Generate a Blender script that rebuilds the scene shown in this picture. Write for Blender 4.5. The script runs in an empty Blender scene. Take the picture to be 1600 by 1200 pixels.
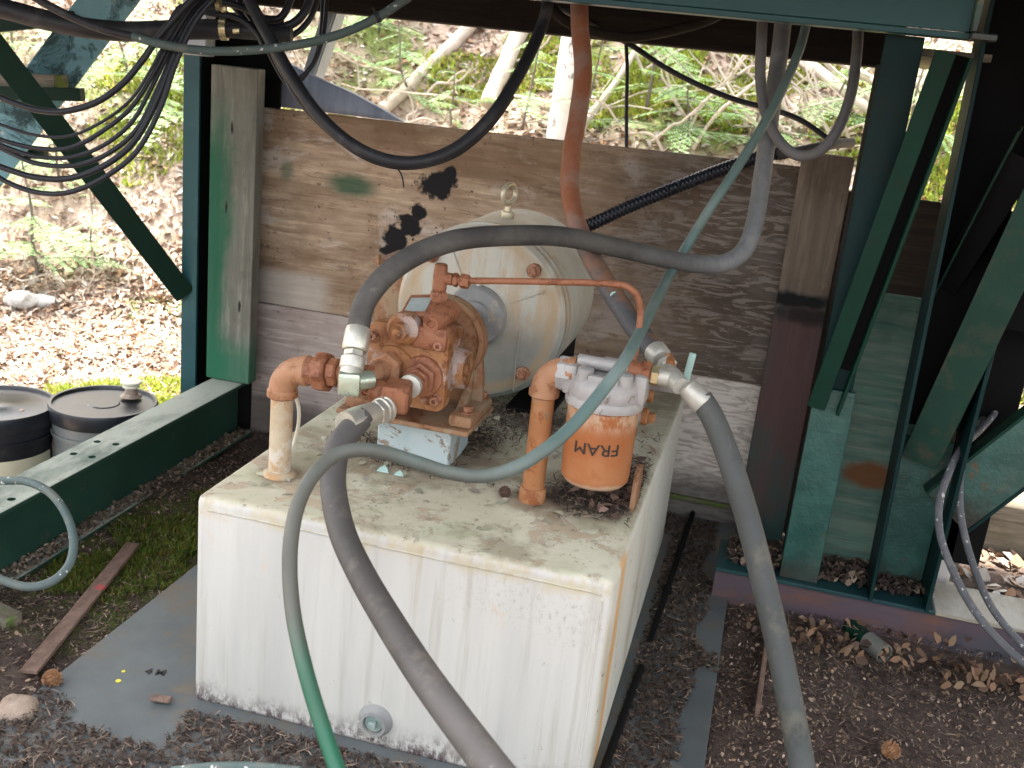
import bpy, bmesh, math, random
import numpy as np
from mathutils import Vector, Matrix, noise
random.seed(7); rng = np.random.default_rng(11)
R_ = math.radians
scene = bpy.context.scene
COL = scene.collection

# ------------------------------------------------------------------ camera
F = 1660.0                                  # focal length in photo pixels (1600 wide)
CAM = Vector((0.0, 0.0, 0.97))
_d = Vector((450, -465, F)).normalized()
_v = Vector((-576, 5400, F)).normalized()
_v = (_v - _d * _v.dot(_d)).normalized()
_up = -_v
_x = _d.cross(_up)
ROWS = (_x, _d, _up)                        # world axes written in camera coordinates (right, down, forward)
right = Vector((_x[0], _d[0], _up[0])); down = Vector((_x[1], _d[1], _up[1])); fwd = Vector((_x[2], _d[2], _up[2]))
cd = bpy.data.cameras.new('camera'); cam = bpy.data.objects.new('camera', cd); COL.objects.link(cam)
m = Matrix((( right[0], -down[0], -fwd[0], CAM[0]), (right[1], -down[1], -fwd[1], CAM[1]), (right[2], -down[2], -fwd[2], CAM[2]), (0, 0, 0, 1)))
cam.matrix_world = m
cd.sensor_width = 36; cd.lens = 36 * F / 1600; cd.clip_start = 0.02; cd.clip_end = 300
cd.dof.use_dof = True; cd.dof.focus_distance = 1.75; cd.dof.aperture_fstop = 9
scene.camera = cam
# ------------------------------------------------------------------ light
SUN_EL, SUN_AZ = R_(60), R_(-56)            # sun high on the left of the shelter
w = bpy.data.worlds.new("World"); scene.world = w; w.use_nodes = True
nt = w.node_tree; bg = nt.nodes['Background']
sky = nt.nodes.new('ShaderNodeTexSky'); sky.sky_type = 'NISHITA'; sky.sun_disc = False
sky.sun_elevation = SUN_EL; sky.sun_rotation = SUN_AZ; sky.air_density = 1.0; sky.dust_density = 4.0; sky.ozone_density = 0.6
hs = nt.nodes.new('ShaderNodeHueSaturation'); hs.inputs['Saturation'].default_value = .30   # thin white cloud
nt.links.new(sky.outputs[0], hs.inputs['Color']); nt.links.new(hs.outputs[0], bg.inputs[0]); bg.inputs[1].default_value = 0.15
sl = bpy.data.lights.new('sun', 'SUN'); sl.energy = 4.3; sl.angle = R_(3); sl.color = (1, .955, .88)
so = bpy.data.objects.new('sun', sl); COL.objects.link(so)
sdir = Vector((math.sin(SUN_AZ) * math.cos(SUN_EL), math.cos(SUN_AZ) * math.cos(SUN_EL), math.sin(SUN_EL)))
so.rotation_euler = sdir.to_track_quat('Z', 'Y').to_euler(); so.location = (0, 0, 8)
vs = scene.view_settings; vs.view_transform = 'Standard'; vs.look = 'None'; vs.gamma = 1; vs.exposure = 2.8
scene.cycles.max_bounces = 8; scene.cycles.diffuse_bounces = 5

# ------------------------------------------------------------------ placing helpers (photo pixel + known distance/plane -> metres)
def ray(u, v): return right * ((u - 800) / F) + down * ((v - 600) / F) + fwd
def W(u, v, d): return CAM + ray(u, v) * d
def on(u, v, ax, val):
    r = ray(u, v); return CAM + r * ((val - CAM[ax]) / r[ax])

# ------------------------------------------------------------------ materials
class Mat:
    def __init__(s, name, rough=.6, metal=0.0, spec=.4):
        s.m = bpy.data.materials.new(name); s.m.use_nodes = True
        s.t = s.m.node_tree; s.N = s.t.nodes; s.L = s.t.links
        s.b = s.N['Principled BSDF']; s.b.inputs['Roughness'].default_value = rough
        s.b.inputs['Metallic'].default_value = metal; s.b.inputs['Specular IOR Level'].default_value = spec
        tc = s.N.new('ShaderNodeTexCoord'); s.co = tc.outputs['Object']
    def map(s, scale=(1, 1, 1), rot=(0, 0, 0)):
        n = s.N.new('ShaderNodeMapping'); n.inputs['Scale'].default_value = scale; n.inputs['Rotation'].default_value = rot
        s.L.new(s.co, n.inputs['Vector']); return n.outputs[0]
    def noise(s, scale, stretch=(1, 1, 1), detail=5, rough=.6, dist=0, off=0):
        n = s.N.new('ShaderNodeTexNoise'); n.inputs['Scale'].default_value = scale; n.inputs['Detail'].default_value = detail
        n.inputs['Roughness'].default_value = rough; n.inputs['Distortion'].default_value = dist
        mp = s.N.new('ShaderNodeMapping'); mp.inputs['Scale'].default_value = stretch; mp.inputs['Location'].default_value = (off, off * 1.7, off * .6)
        s.L.new(s.co, mp.inputs['Vector']); s.L.new(mp.outputs[0], n.inputs['Vector']); return n.outputs['Fac']
    def voronoi(s, scale, stretch=(1, 1, 1), feature='F1', out='Distance'):
        n = s.N.new('ShaderNodeTexVoronoi'); n.feature = feature; n.inputs['Scale'].default_value = scale
        s.L.new(s.map(stretch), n.inputs['Vector']); return n.outputs[out]
    def wave(s, scale, dist, axis='Z', detail=3, dscale=1, stretch=(1, 1, 1)):
        n = s.N.new('ShaderNodeTexWave'); n.bands_direction = axis; n.inputs['Scale'].default_value = scale
        n.inputs['Distortion'].default_value = dist; n.inputs['Detail'].default_value = detail; n.inputs['Detail Scale'].default_value = dscale
        s.L.new(s.map(stretch), n.inputs['Vector']); return n.outputs['Fac']
    def step(s, sock, lo, hi):
        n = s.N.new('ShaderNodeMapRange'); n.interpolation_type = 'SMOOTHSTEP'; n.inputs[1].default_value = lo; n.inputs[2].default_value = hi
        s.L.new(sock, n.inputs[0]); return n.outputs[0]
    def math(s, op, a, b=None):
        n = s.N.new('ShaderNodeMath'); n.operation = op
        for i, q in enumerate((a, b)):
            if q is None: continue
            if isinstance(q, (int, float)): n.inputs[i].default_value = q
            else: s.L.new(q, n.inputs[i])
        return n.outputs[0]
    def axis(s, k):
        n = s.N.new('ShaderNodeSeparateXYZ'); s.L.new(s.co, n.inputs[0]); return n.outputs[k]
    def blob(s, c, r, wob=.4, nscale=18, soft=.25):
        """mask: 1 inside an ellipsoid of radii r about c (object coords) with a ragged rim"""
        mp = s.N.new('ShaderNodeVectorMath'); mp.operation = 'SUBTRACT'; s.L.new(s.co, mp.inputs[0]); mp.inputs[1].default_value = c
        dv = s.N.new('ShaderNodeVectorMath'); dv.operation = 'DIVIDE'; s.L.new(mp.outputs[0], dv.inputs[0]); dv.inputs[1].default_value = r
        ln = s.N.new('ShaderNodeVectorMath'); ln.operation = 'LENGTH'; s.L.new(dv.outputs[0], ln.inputs[0])
        nn = s.math('MULTIPLY', s.math('SUBTRACT', s.noise(nscale), .5), wob * 2)
        q = s.math('ADD', ln.outputs['Value'], nn)
        return s.math('SUBTRACT', 1, s.step(q, 1 - soft, 1 + soft))
    def mix(s, fac, a, b):
        n = s.N.new('ShaderNodeMix'); n.data_type = 'RGBA'; n.clamp_factor = True
        if isinstance(fac, (int, float)): n.inputs[0].default_value = fac
        else: s.L.new(fac, n.inputs[0])
        for i, q in ((6, a), (7, b)):
            if isinstance(q, tuple): n.inputs[i].default_value = (*q, 1)
            else: s.L.new(q, n.inputs[i])
        return n.outputs[2]
    def attr(s, name):
        n = s.N.new('ShaderNodeAttribute'); n.attribute_name = name; return n.outputs['Color']
    def color(s, c):
        if isinstance(c, tuple): s.b.inputs['Base Color'].default_value = (*c, 1)
        else: s.L.new(c, s.b.inputs['Base Color'])
        return s
    def bump(s, sock, strength=.3, dist=.002):
        n = s.N.new('ShaderNodeBump'); n.inputs['Strength'].default_value = strength; n.inputs['Distance'].default_value = dist
        s.L.new(sock, n.inputs['Height'])
        prev = s.b.inputs['Normal'].links
        if prev: s.L.new(prev[0].from_socket, n.inputs['Normal'])
        s.L.new(n.outputs[0], s.b.inputs['Normal']); return s
    def rough(s, sock, lo, hi):
        n = s.N.new('ShaderNodeMapRange'); n.inputs[3].default_value = lo; n.inputs[4].default_value = hi
        s.L.new(sock, n.inputs[0]); s.L.new(n.outputs[0], s.b.inputs['Roughness']); return s

def simple(name, c1, c2, scale=12, rough=.6, metal=0, bump=.25, bdist=.002, stretch=(1, 1, 1), spec=.4, c3=None, t3=(.58, .66), off=0):
    k = Mat(name, rough, metal, spec); n = k.noise(scale, stretch, 6, .65, off=off)
    c = k.mix(k.step(n, .35, .65), c1, c2)
    if c3: c = k.mix(k.step(k.noise(scale * 2.3, stretch, 6, .7, off=off + 3), *t3), c, c3)
    k.color(c); k.bump(k.noise(scale * 7, stretch, 4, .7), bump, bdist)
    k.rough(n, max(0, rough - .12), min(1, rough + .12)); return k.m

M = {}
M['green'] = simple('green_paint', (.0028, .024, .014), (.0045, .034, .020), 6, .5, c3=(0.0117, 0.0202, 0.0136), t3=(.55, .75), spec=.15, bump=.15)
M['green_dark'] = simple('dark_green_paint', (.003, .018, .010), (.005, .024, .014), 6, .5, c3=(.013, .012, .009), t3=(.55, .8), spec=.15, bump=.15)
M['teal'] = simple('teal_paint', (.009, .038, .042), (.012, .052, .052), 5, .5, c3=(.022, .06, .055), t3=(.55, .8), bump=.2)
M['teal_col_shade'] = simple('shaded_teal_paint', (0.0033, 0.0173, 0.0177), (0.0052, 0.0245, 0.0224), 5, .5, c3=(0.0104, 0.0216, 0.0163), t3=(.55, .75), spec=.15, bump=.2)  # darker copy of the teal: shade on the right columns put into colour
M['dark_and_shade_steel'] = simple('dark_and_shade_steel', (0.0025, 0.0025, 0.0025), (0.0045, 0.0040, 0.0040), 5, .8, bump=.2, spec=.15)  # near-black carries the shade of webs and recesses; also plain dark steel parts
def dusty(name, base1, base2, dust, lo, hi):
    k = Mat(name, .6); g = k.N.new('ShaderNodeNewGeometry'); sp = k.N.new('ShaderNodeSeparateXYZ'); k.L.new(g.outputs['Normal'], sp.inputs[0])
    c = k.mix(k.step(k.noise(7, detail=6), .35, .65), base1, base2)
    f = k.math('MULTIPLY', k.step(sp.outputs[2], .3, .9), k.step(k.noise(9, (1, .35, 1), 6, .7), lo, hi))
    c = k.mix(f, c, dust); c = k.mix(k.math('MULTIPLY', k.step(k.noise(26, detail=7, rough=.8), .58, .66), .5), c, (.10, .07, .045))
    k.color(c); k.bump(k.noise(60), .2, .002); return k.m
M['beam_green'] = dusty('weathered_green_beam', (.008, .042, .027), (.012, .055, .036), (.30, .32, .27), .26, .55)
def speck_teal():
    k = Mat('blistered_teal_paint', .35, spec=.6); n = k.noise(14, detail=6)
    c = k.mix(k.step(n, .4, .62), (.012, .060, .048), (.026, .090, .072))
    c = k.mix(k.step(k.noise(9, detail=7, rough=.7, off=4), .6, .68), c, (.14, .10, .06))
    c = k.mix(k.math('MULTIPLY', k.step(k.noise(5, (1, 1, .5), 6, .65, off=14), .48, .64), .7), c, (.055, .085, .065)); c = k.mix(k.math('MULTIPLY', k.step(k.noise(18, (1, 1, .6), 7, .75, off=17), .60, .68), .8), c, (.10, .055, .025))
    c = k.mix(k.math('SUBTRACT', 1, k.step(k.math('ADD', k.axis(2), k.math('MULTIPLY', k.noise(20), .08)), .03, .10)), c, (.03, .028, .022)); k.color(c); k.bump(k.noise(150, detail=3), .35, .002); k.bump(k.noise(30), .35, .003); return k.m
M['teal_blister'] = speck_teal()
M['teal_beam'] = simple('blue_teal_paint', (.011, .058, .068), (.016, .078, .082), 4, .42, c3=(.03, .09, .09), t3=(.55, .75), bump=.15, stretch=(.5, 1, 1.5))
def peeling():
    k = Mat('peeling_blue_paint', .55); n = k.noise(9, detail=8, rough=.7, dist=.6)
    c = k.mix(k.step(k.noise(4), .35, .65), (0.1350, 0.2850, 0.3225), (0.2250, 0.4050, 0.4350))
    c = k.mix(k.step(n, .53, .57), c, (.018, .05, .05)); c = k.mix(k.step(k.noise(16, detail=6, off=2), .62, .66), c, (.42, .50, .50))
    k.color(c); k.bump(k.step(n, .50, .56), .9, .006); k.bump(k.noise(70), .3, .002); return k.m
M['peel'] = peeling()
M['rail'] = simple('rusty_purple_rail', (.085, .055, .065), (.05, .05, .06), 7, .55, c3=(.14, .06, .035), t3=(.5, .75), bump=.25, stretch=(.4, 1, 1))
M['sheet'] = simple('grey_blue_sheet', (.075, .085, .088), (.11, .12, .118), 5, .5, metal=.0, c3=(.12, .10, .075), t3=(.47, .66), bump=.2)
def wood(name, a, b, c, sc=1.0, horiz=True, extra=None, crack=.6):
    k = Mat(name, .85, spec=.2)
    st = (.35, 1, 5) if horiz else (5, 1, .35)
    n = k.noise(9 * sc, st, 8, .7, 1.2)
    wv = k.wave(5 * sc, 9, 'Z' if horiz else 'X', 3, 1.1, (.45, 1, 1.6) if horiz else (1.6, 1, .45))
    col = k.mix(k.step(n, .3, .7), a, b)
    col = k.mix(k.math('MULTIPLY', k.step(wv, .45, .95), .28), col, c)
    g2 = k.noise(34 * sc, (.16, 1, 2.2) if horiz else (2.2, 1, .16), 6, .7, .6, off=12); col = k.mix(k.math('MULTIPLY', k.step(g2, .5, .62), .45), col, tuple(min(1, q * 1.5) for q in a))
    col = k.mix(k.math('MULTIPLY', k.step(k.noise(3.3, detail=7, rough=.65, off=5), .45, .68), .7), col, c)
    fine = k.noise(60 * sc, (.12, 1, 3) if horiz else (3, 1, .12), 4, .6)
    col = k.mix(k.math('MULTIPLY', k.step(fine, .55, .75), .4), col, tuple(q * .3 for q in c))
    if extra: col = extra(k, col)
    k.color(col); k.bump(fine, .5, .002); k.bump(wv, .12, .0015); return k.m
def ply_extra(k, col):
    col = k.mix(k.math('MULTIPLY', k.step(k.noise(2.6, (.8, 1, 1.5), 7, .62, .5, off=41), .44, .60), .68), col, (.175, .105, .06))
    col = k.mix(k.math('MULTIPLY', k.step(k.noise(7, (.7, 1, 1.2), 7, .7, .6, off=44), .52, .62), .6), col, (.56, .49, .43))
    col = k.mix(k.math('MULTIPLY', k.step(k.noise(22, (.35, 1, 2.4), 8, .75, 1.5, off=46), .54, .62), .55), col, (.15, .095, .06))
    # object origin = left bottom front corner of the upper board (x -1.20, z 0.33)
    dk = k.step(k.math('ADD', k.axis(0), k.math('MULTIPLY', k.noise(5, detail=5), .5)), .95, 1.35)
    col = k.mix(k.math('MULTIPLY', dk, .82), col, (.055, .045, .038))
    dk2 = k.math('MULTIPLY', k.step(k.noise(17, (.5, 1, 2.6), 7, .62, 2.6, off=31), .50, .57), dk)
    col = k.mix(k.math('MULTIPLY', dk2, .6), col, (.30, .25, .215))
    col = k.mix(k.math('MULTIPLY', k.step(k.noise(55, detail=4, rough=.7, off=33), .64, .68), .7), col, (.06, .04, .03))
    O = Vector((-1.2, 2.32, .335))
    for (u, v), r in (((684, 290), (.042, .1, .030)), ((703, 275), (.016, .1, .022)), ((655, 332), (.020, .1, .020)), ((640, 352), (.030, .1, .026)), ((617, 372), (.030, .1, .030)), ((606, 392), (.018, .1, .016))):
        c = on(u, v, 1, 2.32) - O; col = k.mix(k.blob(c, r, .95, 34, .16), col, (.016, .015, .016))
    for u, v in ((655, 355), (690, 300)):
        sp = k.math('MULTIPLY', k.blob(on(u, v, 1, 2.32) - O, (.085, .1, .075), .5, 12, .4), k.step(k.noise(75, detail=3, off=61), .66, .68)); col = k.mix(sp, col, (.02, .018, .018))
    c = on(548, 291, 1, 2.32) - O; col = k.mix(k.math('MULTIPLY', k.blob(c, (.055, .1, .024), .5, 14, .6), .85), col, (.022, .085, .045))
    c = on(448, 266, 1, 2.32) - O; col = k.mix(k.math('MULTIPLY', k.blob(c, (.016, .1, .022), .3, 10, .6), .6), col, (.05, .12, .07))
    top = k.step(k.math('ADD', k.axis(2), k.math('MULTIPLY', k.noise(7, (.4, 1, 1)), .09)), .475, .54)
    col = k.mix(k.math('MULTIPLY', top, .35), col, (.09, .06, .035))
    pale = k.math('MULTIPLY', k.math('SUBTRACT', 1, k.step(k.axis(2), .07, .10)), k.math('SUBTRACT', 1, k.step(k.axis(0), .16, .22)))
    col = k.mix(k.math('MULTIPLY', pale, .7), col, (.45, .41, .36))
    rust = k.step(k.noise(6, (1.6, 1, .5), 6, .7, off=9), .60, .70)
    return k.mix(k.math('MULTIPLY', rust, .35), col, (.24, .12, .05))
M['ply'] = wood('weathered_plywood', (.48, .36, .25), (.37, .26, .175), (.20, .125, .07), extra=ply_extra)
def ply2_extra(k, col):
    col = k.mix(k.math('MULTIPLY', k.step(k.noise(40, (.5, 1, 1.6), 5, .7, off=35), .60, .66), .6), col, (.09, .06, .05))
    # origin left bottom corner of lower board: pale patch to the right, darker foot
    pale = k.step(k.axis(0), 1.00, 1.06)
    col = k.mix(k.math('MULTIPLY', pale, .9), col, k.mix(k.step(k.noise(16, (.6, 1, 2.8), 6, .6, 2.5, off=37), .42, .6), (.70, .63, .55), (.42, .36, .31)))
    low = k.math('SUBTRACT', 1, k.step(k.math('ADD', k.axis(2), k.math('MULTIPLY', k.noise(8), .1)), .06, .13))
    return k.mix(k.math('MULTIPLY', low, .75), col, (.05, .045, .04))
M['ply2'] = wood('pinkish_grey_plywood', (.45, .375, .335), (.38, .305, .265), (.27, .20, .165), extra=ply2_extra)
M['ply_dark'] = wood('dark_plywood', (.05, .035, .025), (.035, .028, .022), (.02, .015, .012))  # dark tone all over the board behind the right columns
def post_extra(k, col):
    g = k.step(k.math('ADD', k.axis(0), k.math('MULTIPLY', k.noise(6, (1, 1, .7)), .16)), .10, .16)
    top = k.step(k.math('ADD', k.axis(2), k.math('MULTIPLY', k.noise(4), .3)), .68, .86)
    f = k.math('MULTIPLY', k.math('SUBTRACT', 1, g), k.math('SUBTRACT', 1, top))
    col = k.mix(k.math('MULTIPLY', f, .9), col, (.012, .10, .05))
    low = k.math('SUBTRACT', 1, k.step(k.math('ADD', k.axis(2), k.math('MULTIPLY', k.noise(9), .15)), .12, .22))
    col = k.mix(k.math('MULTIPLY', low, .75), col, (.02, .12, .065))
    for c in ((.055, -.02, .60), (.045, -.02, .42), (.085, -.02, .19)):
        col = k.mix(k.blob(c, (.0035, .05, .014), .7, 90, .4), col, (.02, .02, .015))
    return col
M['plank_left'] = wood('green_sprayed_plank', (.19, .185, .15), (.15, .145, .12), (.09, .085, .065), horiz=False, extra=post_extra)
def rplank_extra(k, col):
    low = k.math('SUBTRACT', 1, k.step(k.math('ADD', k.axis(2), k.math('MULTIPLY', k.noise(5), .12)), .28, .34))
    col = k.mix(k.math('MULTIPLY', low, .9), col, k.mix(k.step(k.noise(4, (1, 1, .5), off=7), .40, .58), (.016, .082, .072), (.085, .045, .045)))
    dark = k.math('MAXIMUM', k.blob((.05, 0, .245), (.08, .1, .016), .9, 22, .4), k.math('MULTIPLY', k.blob((.07, 0, .215), (.06, .1, .020), .9, 30, .5), .8))
    return k.mix(dark, col, (.012, .012, .012))
M['plank_right'] = wood('dark_painted_plank', (.20, .155, .115), (.15, .115, .085), (.085, .06, .045), horiz=False, extra=rplank_extra)
M['greypaintply'] = wood('worn_green_board', (.07, .14, .105), (.17, .20, .16), (.03, .075, .06), extra=lambda k, c: k.mix(k.blob((.075, 0, .19), (.05, .2, .028), .4, 25, .3), c, (.13, .06, .025)))
M['timber'] = wood('old_grey_timber', (.20, .17, .13), (.13, .11, .08), (.06, .06, .035), extra=lambda k, c: k.mix(k.step(k.noise(8, detail=7, off=2), .55, .62), c, (.09, .13, .03)))
M['darkwood'] = wood('dark_wood', (.022, .017, .013), (.015, .012, .010), (.008, .007, .006))
M['stick'] = wood('weathered_lath', (.20, .13, .10), (.15, .10, .075), (.09, .055, .04), sc=2, horiz=False)

def tank_mat():
    k = Mat('tank_paint', .55, spec=.35)
    g = k.N.new('ShaderNodeNewGeometry'); sp = k.N.new('ShaderNodeSeparateXYZ'); k.L.new(g.outputs['Normal'], sp.inputs[0])
    up = k.step(sp.outputs[2], .4, .9); sx = k.step(sp.outputs[0], .5, .9)
    col = k.mix(k.step(k.noise(5, (2.4, 2.4, .25), 6, .6), .35, .7), (.50, .478, .43), (.42, .405, .37))
    col = k.mix(k.math('MULTIPLY', k.step(k.noise(22, (2.5, 2.5, .12), 5, .6, off=3), .5, .7), .5), col, (.33, .30, .24))
    run = k.math('MULTIPLY', k.step(k.noise(13, (1.5, 1.5, .06), 5, .6, off=51), .60, .68), k.step(k.math('ADD', k.axis(2), k.math('MULTIPLY', k.noise(11, (1, 1, .2), off=52), .30)), .28, .42)); col = k.mix(k.math('MULTIPLY', run, .45), col, (.40, .29, .16))
    # front: grey-brown speckle high right, rust run-offs below the seam, dark splash along the foot
    hi = k.math('MULTIPLY', k.step(k.math('ADD', k.axis(2), k.math('MULTIPLY', k.noise(6), .12)), .27, .33), k.step(k.noise(7, detail=4, off=8), .42, .6))
    spk = k.step(k.noise(150, (1, 1, .6), 6, .8, off=1), .50, .68)
    hi2 = k.math('MULTIPLY', hi, k.step(k.axis(0), .25, .50)); col = k.mix(k.math('MULTIPLY', k.math('MULTIPLY', hi2, spk), .65), col, (.24, .19, .15))
    col = k.mix(k.math('MULTIPLY', k.step(k.noise(3.5, (1, 1, .6), 7, .7, off=54), .48, .66), .35), col, (.40, .38, .35))
    sc = k.step(k.noise(70, (1, 1, .7), 4, .7, off=56), .66, .70); col = k.mix(k.math('MULTIPLY', sc, .6), col, (.25, .2, .16))
    ed = k.math('MULTIPLY', k.step(k.math('ADD', k.axis(2), k.math('MULTIPLY', k.noise(14, (1, 1, .5), off=58), .05)), .325, .345), k.step(k.noise(20, detail=6, rough=.7, off=59), .42, .6)); col = k.mix(k.math('MULTIPLY', ed, .55), col, (.42, .33, .16))
    rst = k.math('MULTIPLY', k.step(k.noise(11, (1.3, 1.3, .8), 6, .7, off=6), .60, .68), k.step(k.math('ADD', k.axis(2), k.math('MULTIPLY', k.noise(9), .08)), .26, .33))
    col = k.mix(k.math('MULTIPLY', rst, .6), col, (.55, .33, .14))
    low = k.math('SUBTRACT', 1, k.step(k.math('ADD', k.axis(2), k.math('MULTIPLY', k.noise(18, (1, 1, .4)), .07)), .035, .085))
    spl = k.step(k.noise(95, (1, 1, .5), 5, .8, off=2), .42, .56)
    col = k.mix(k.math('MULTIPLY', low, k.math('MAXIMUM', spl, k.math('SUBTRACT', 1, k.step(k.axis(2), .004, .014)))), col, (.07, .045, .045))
    # top: cream-yellow flaking paint, algae green, pink primer
    tp = k.mix(k.step(k.noise(6, detail=6, off=11), .38, .62), (.52, .49, .37), (.44, .40, .29))
    tp = k.mix(k.math('MULTIPLY', k.step(k.noise(9, detail=7, rough=.7, off=13), .50, .64), .5), tp, (.36, .39, .24))
    fl = k.noise(13, detail=8, rough=.75, dist=.4, off=15)
    tp = k.mix(k.math('MULTIPLY', k.step(fl, .545, .565), .65), tp, (.35, .25, .165))
    tp = k.mix(k.math('MULTIPLY', k.step(k.noise(55, detail=5, rough=.8, off=17), .58, .66), .7), tp, (.13, .09, .05))
    tp = k.mix(k.math('MULTIPLY', k.step(k.noise(5, detail=7, rough=.7, off=20), .50, .62), .6), tp, (.20, .165, .10))
    for c, rr0 in (((.438, .212, .338), .045), ((.068, .122, .338), .035), ((.52, .24, .338), .085), ((.23, .32, .338), .12)): tp = k.mix(k.math('MULTIPLY', k.blob(c, (rr0, rr0, .1), .5, 30, .5), .75), tp, (.15, .10, .06))
    col = k.mix(up, col, tp)
    # right-hand side: rust streak that runs parallel to the front edge
    yy = k.math('ADD', k.axis(1), k.math('MULTIPLY', k.noise(5, (1, 1, 2)), .05))
    st = k.math('MULTIPLY', k.step(yy, .075, .095), k.math('SUBTRACT', 1, k.step(yy, .115, .15)))
    sd = k.mix(k.math('MULTIPLY', st, .8), k.mix(k.step(k.noise(9, (1, 1, .4), off=4), .45, .7), (.55, .53, .45), (.42, .37, .27)), (.56, .29, .09))
    sd = k.mix(k.step(k.noise(34, detail=6, rough=.75, off=21), .63, .67), sd, (.12, .08, .05))
    col = k.mix(sx, col, sd)
    k.color(col); k.bump(k.math('MULTIPLY', k.step(fl, .53, .56), up), .55, .0022); k.bump(k.noise(45, detail=6), .22, .002); return k.m
M['tank'] = tank_mat()
def rusty(name, a, b, c, d=None, s=18, rough=.6, t=(.5, .6), t2=(.52, .60)):
    k = Mat(name, rough, spec=.35); n = k.noise(s, detail=7, rough=.7)
    col = k.mix(k.step(n, .38, .62), a, b); col = k.mix(k.step(k.noise(s * 2.2, detail=7, rough=.75, off=4), *t), col, c)
    if d: col = k.mix(k.step(k.noise(s * .8, detail=7, rough=.7, off=8), *t2), col, d)
    k.color(col); k.bump(k.noise(s * 9, detail=5, rough=.75), .35, .0015); k.bump(n, .25, .002); return k.m
M['pump'] = rusty('rusty_orange_casting', (0.2514, 0.1023, 0.0348), (0.3018, 0.1391, 0.0558), (0.1581, 0.0522, 0.0158), (0.3690, 0.2800, 0.2376), 22, t2=(.50, .59))
M['pump_red'] = rusty('red_rust_fitting', (0.2368, 0.0898, 0.0418), (0.2804, 0.1141, 0.0576), (0.1581, 0.0522, 0.0222), None, 26)
M['pump_bolt'] = rusty('rust_bolt', (0.277, 0.118, 0.063), (0.336, 0.168, 0.101), (0.151, 0.050, 0.025), None, 60)
M['bracket'] = rusty('rusty_bracket', (0.2445, 0.1178, 0.0583), (0.2873, 0.1605, 0.0849), (0.1727, 0.0677, 0.0266), (0.3018, 0.2038, 0.1223), 16)
M['orange_pipe'] = rusty('orange_rust_pipe', (0.3018, 0.1237, 0.0450), (0.3446, 0.1605, 0.0691), (0.2155, 0.0677, 0.0184), (0.2445, 0.1546, 0.0849), 12)
M['elbow'] = rusty('salmon_elbow', (0.3163, 0.1486, 0.0748), (0.3523, 0.1796, 0.0957), (0.2368, 0.0986, 0.0424), None, 14)
M['tan_pipe'] = rusty('tan_stained_pipe', (.45, .37, .26), (.38, .28, .17), (.42, .24, .11), (.50, .45, .37), 11)
M['canister'] = rusty('rusty_canister', (.47, .20, .07), (.42, .16, .05), (.50, .28, .14), None, 9)
def can_mat():
    k = Mat('rusty_filter_paint', .45, spec=.4)
    n = k.noise(9, detail=7, rough=.65); z = k.math('ADD', k.axis(2), k.math('MULTIPLY', k.noise(20, detail=6, rough=.7, off=3), .03))
    col = k.mix(k.step(n, .35, .65), (0.3240, 0.1035, 0.0320), (0.3600, 0.1485, 0.0600))
    col = k.mix(k.math('MULTIPLY', k.step(k.noise(30, detail=6, rough=.75, off=5), .55, .68), .5), col, (.27, .085, .025))
    yl = k.step(k.noise(7, (1, 1, .6), 6, .6, off=11), .5, .62); col = k.mix(k.math('MULTIPLY', yl, .5), col, (.45, .27, .11))
    lx = k.math('SUBTRACT', 1, k.step(k.math('ADD', k.axis(0), k.math('MULTIPLY', z, .0)), -.052, -.022))
    wh = k.math('MAXIMUM', k.math('MULTIPLY', k.step(z, .098, .128), k.step(k.noise(50, (1, 1, .7), 7, .8, off=7), .42, .56)), k.math('SUBTRACT', 1, k.step(z, .022, .028)))
    col = k.mix(k.math('MULTIPLY', wh, .65), col, (.52, .40, .28))
    k.color(col); k.bump(k.noise(70, detail=5), .3, .0012); return k.m
M['canister'] = can_mat()
def motor_mat(front):
    k = Mat('motor_paint_' + ('bell' if front else 'shell'), .5, spec=.4)
    col = k.mix(k.step(k.noise(7, detail=6), .35, .65), (.47, .445, .37), (.38, .36, .30)) if front else k.mix(k.step(k.noise(7, detail=6), .35, .65), (.60, .575, .48), (.50, .48, .40))
    st = k.step(k.noise(12, (2.2, 1, .5), 7, .7, off=3), .46, .60)
    col = k.mix(k.math('MULTIPLY', st, .6 if front else .25), col, (.40, .27, .14))
    col = k.mix(k.math('MULTIPLY', k.step(k.noise(32, (1.5, 1, .5), 6, .75, off=6), .60, .70), .6), col, (.38, .20, .09))
    # darker blue-grey towards the bottom
    z = k.math('ADD', k.axis(2), k.math('MULTIPLY', k.noise(6, detail=5), .12))
    low = k.math('SUBTRACT', 1, k.step(z, .17, .27))
    lc = k.mix(k.step(k.noise(12, detail=6, off=9), .4, .62), (.21, .22, .20), (.14, .17, .165))
    col = k.mix(k.math('MULTIPLY', low, .85 if front else .5), col, lc)
    tl = k.math('MULTIPLY', k.math('SUBTRACT', 1, k.step(z, .11, .17)), k.step(k.noise(5, (1, 1, .6), off=12), .46, .56))
    col = k.mix(k.math('MULTIPLY', tl, .8), col, (.075, .20, .18))
    if front:      # rust and grease collected in the ring grooves
        dx = k.math('SUBTRACT', k.axis(0), 0.0); dz = k.math('SUBTRACT', k.axis(2), .175)
        rad = k.math('SQRT', k.math('ADD', k.math('MULTIPLY', dx, dx), k.math('MULTIPLY', dz, dz))); rad = k.math('ADD', rad, k.math('MULTIPLY', k.math('SUBTRACT', k.noise(16, detail=6), .5), .022))
        ring = k.math('MULTIPLY', k.step(rad, .118, .132), k.math('SUBTRACT', 1, k.step(rad, .136, .150)))
        col = k.mix(k.math('MULTIPLY', ring, .6), col, (.36, .25, .13))
    k.color(col); k.bump(k.noise(60, detail=5), .22, .0015); return k.m
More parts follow.
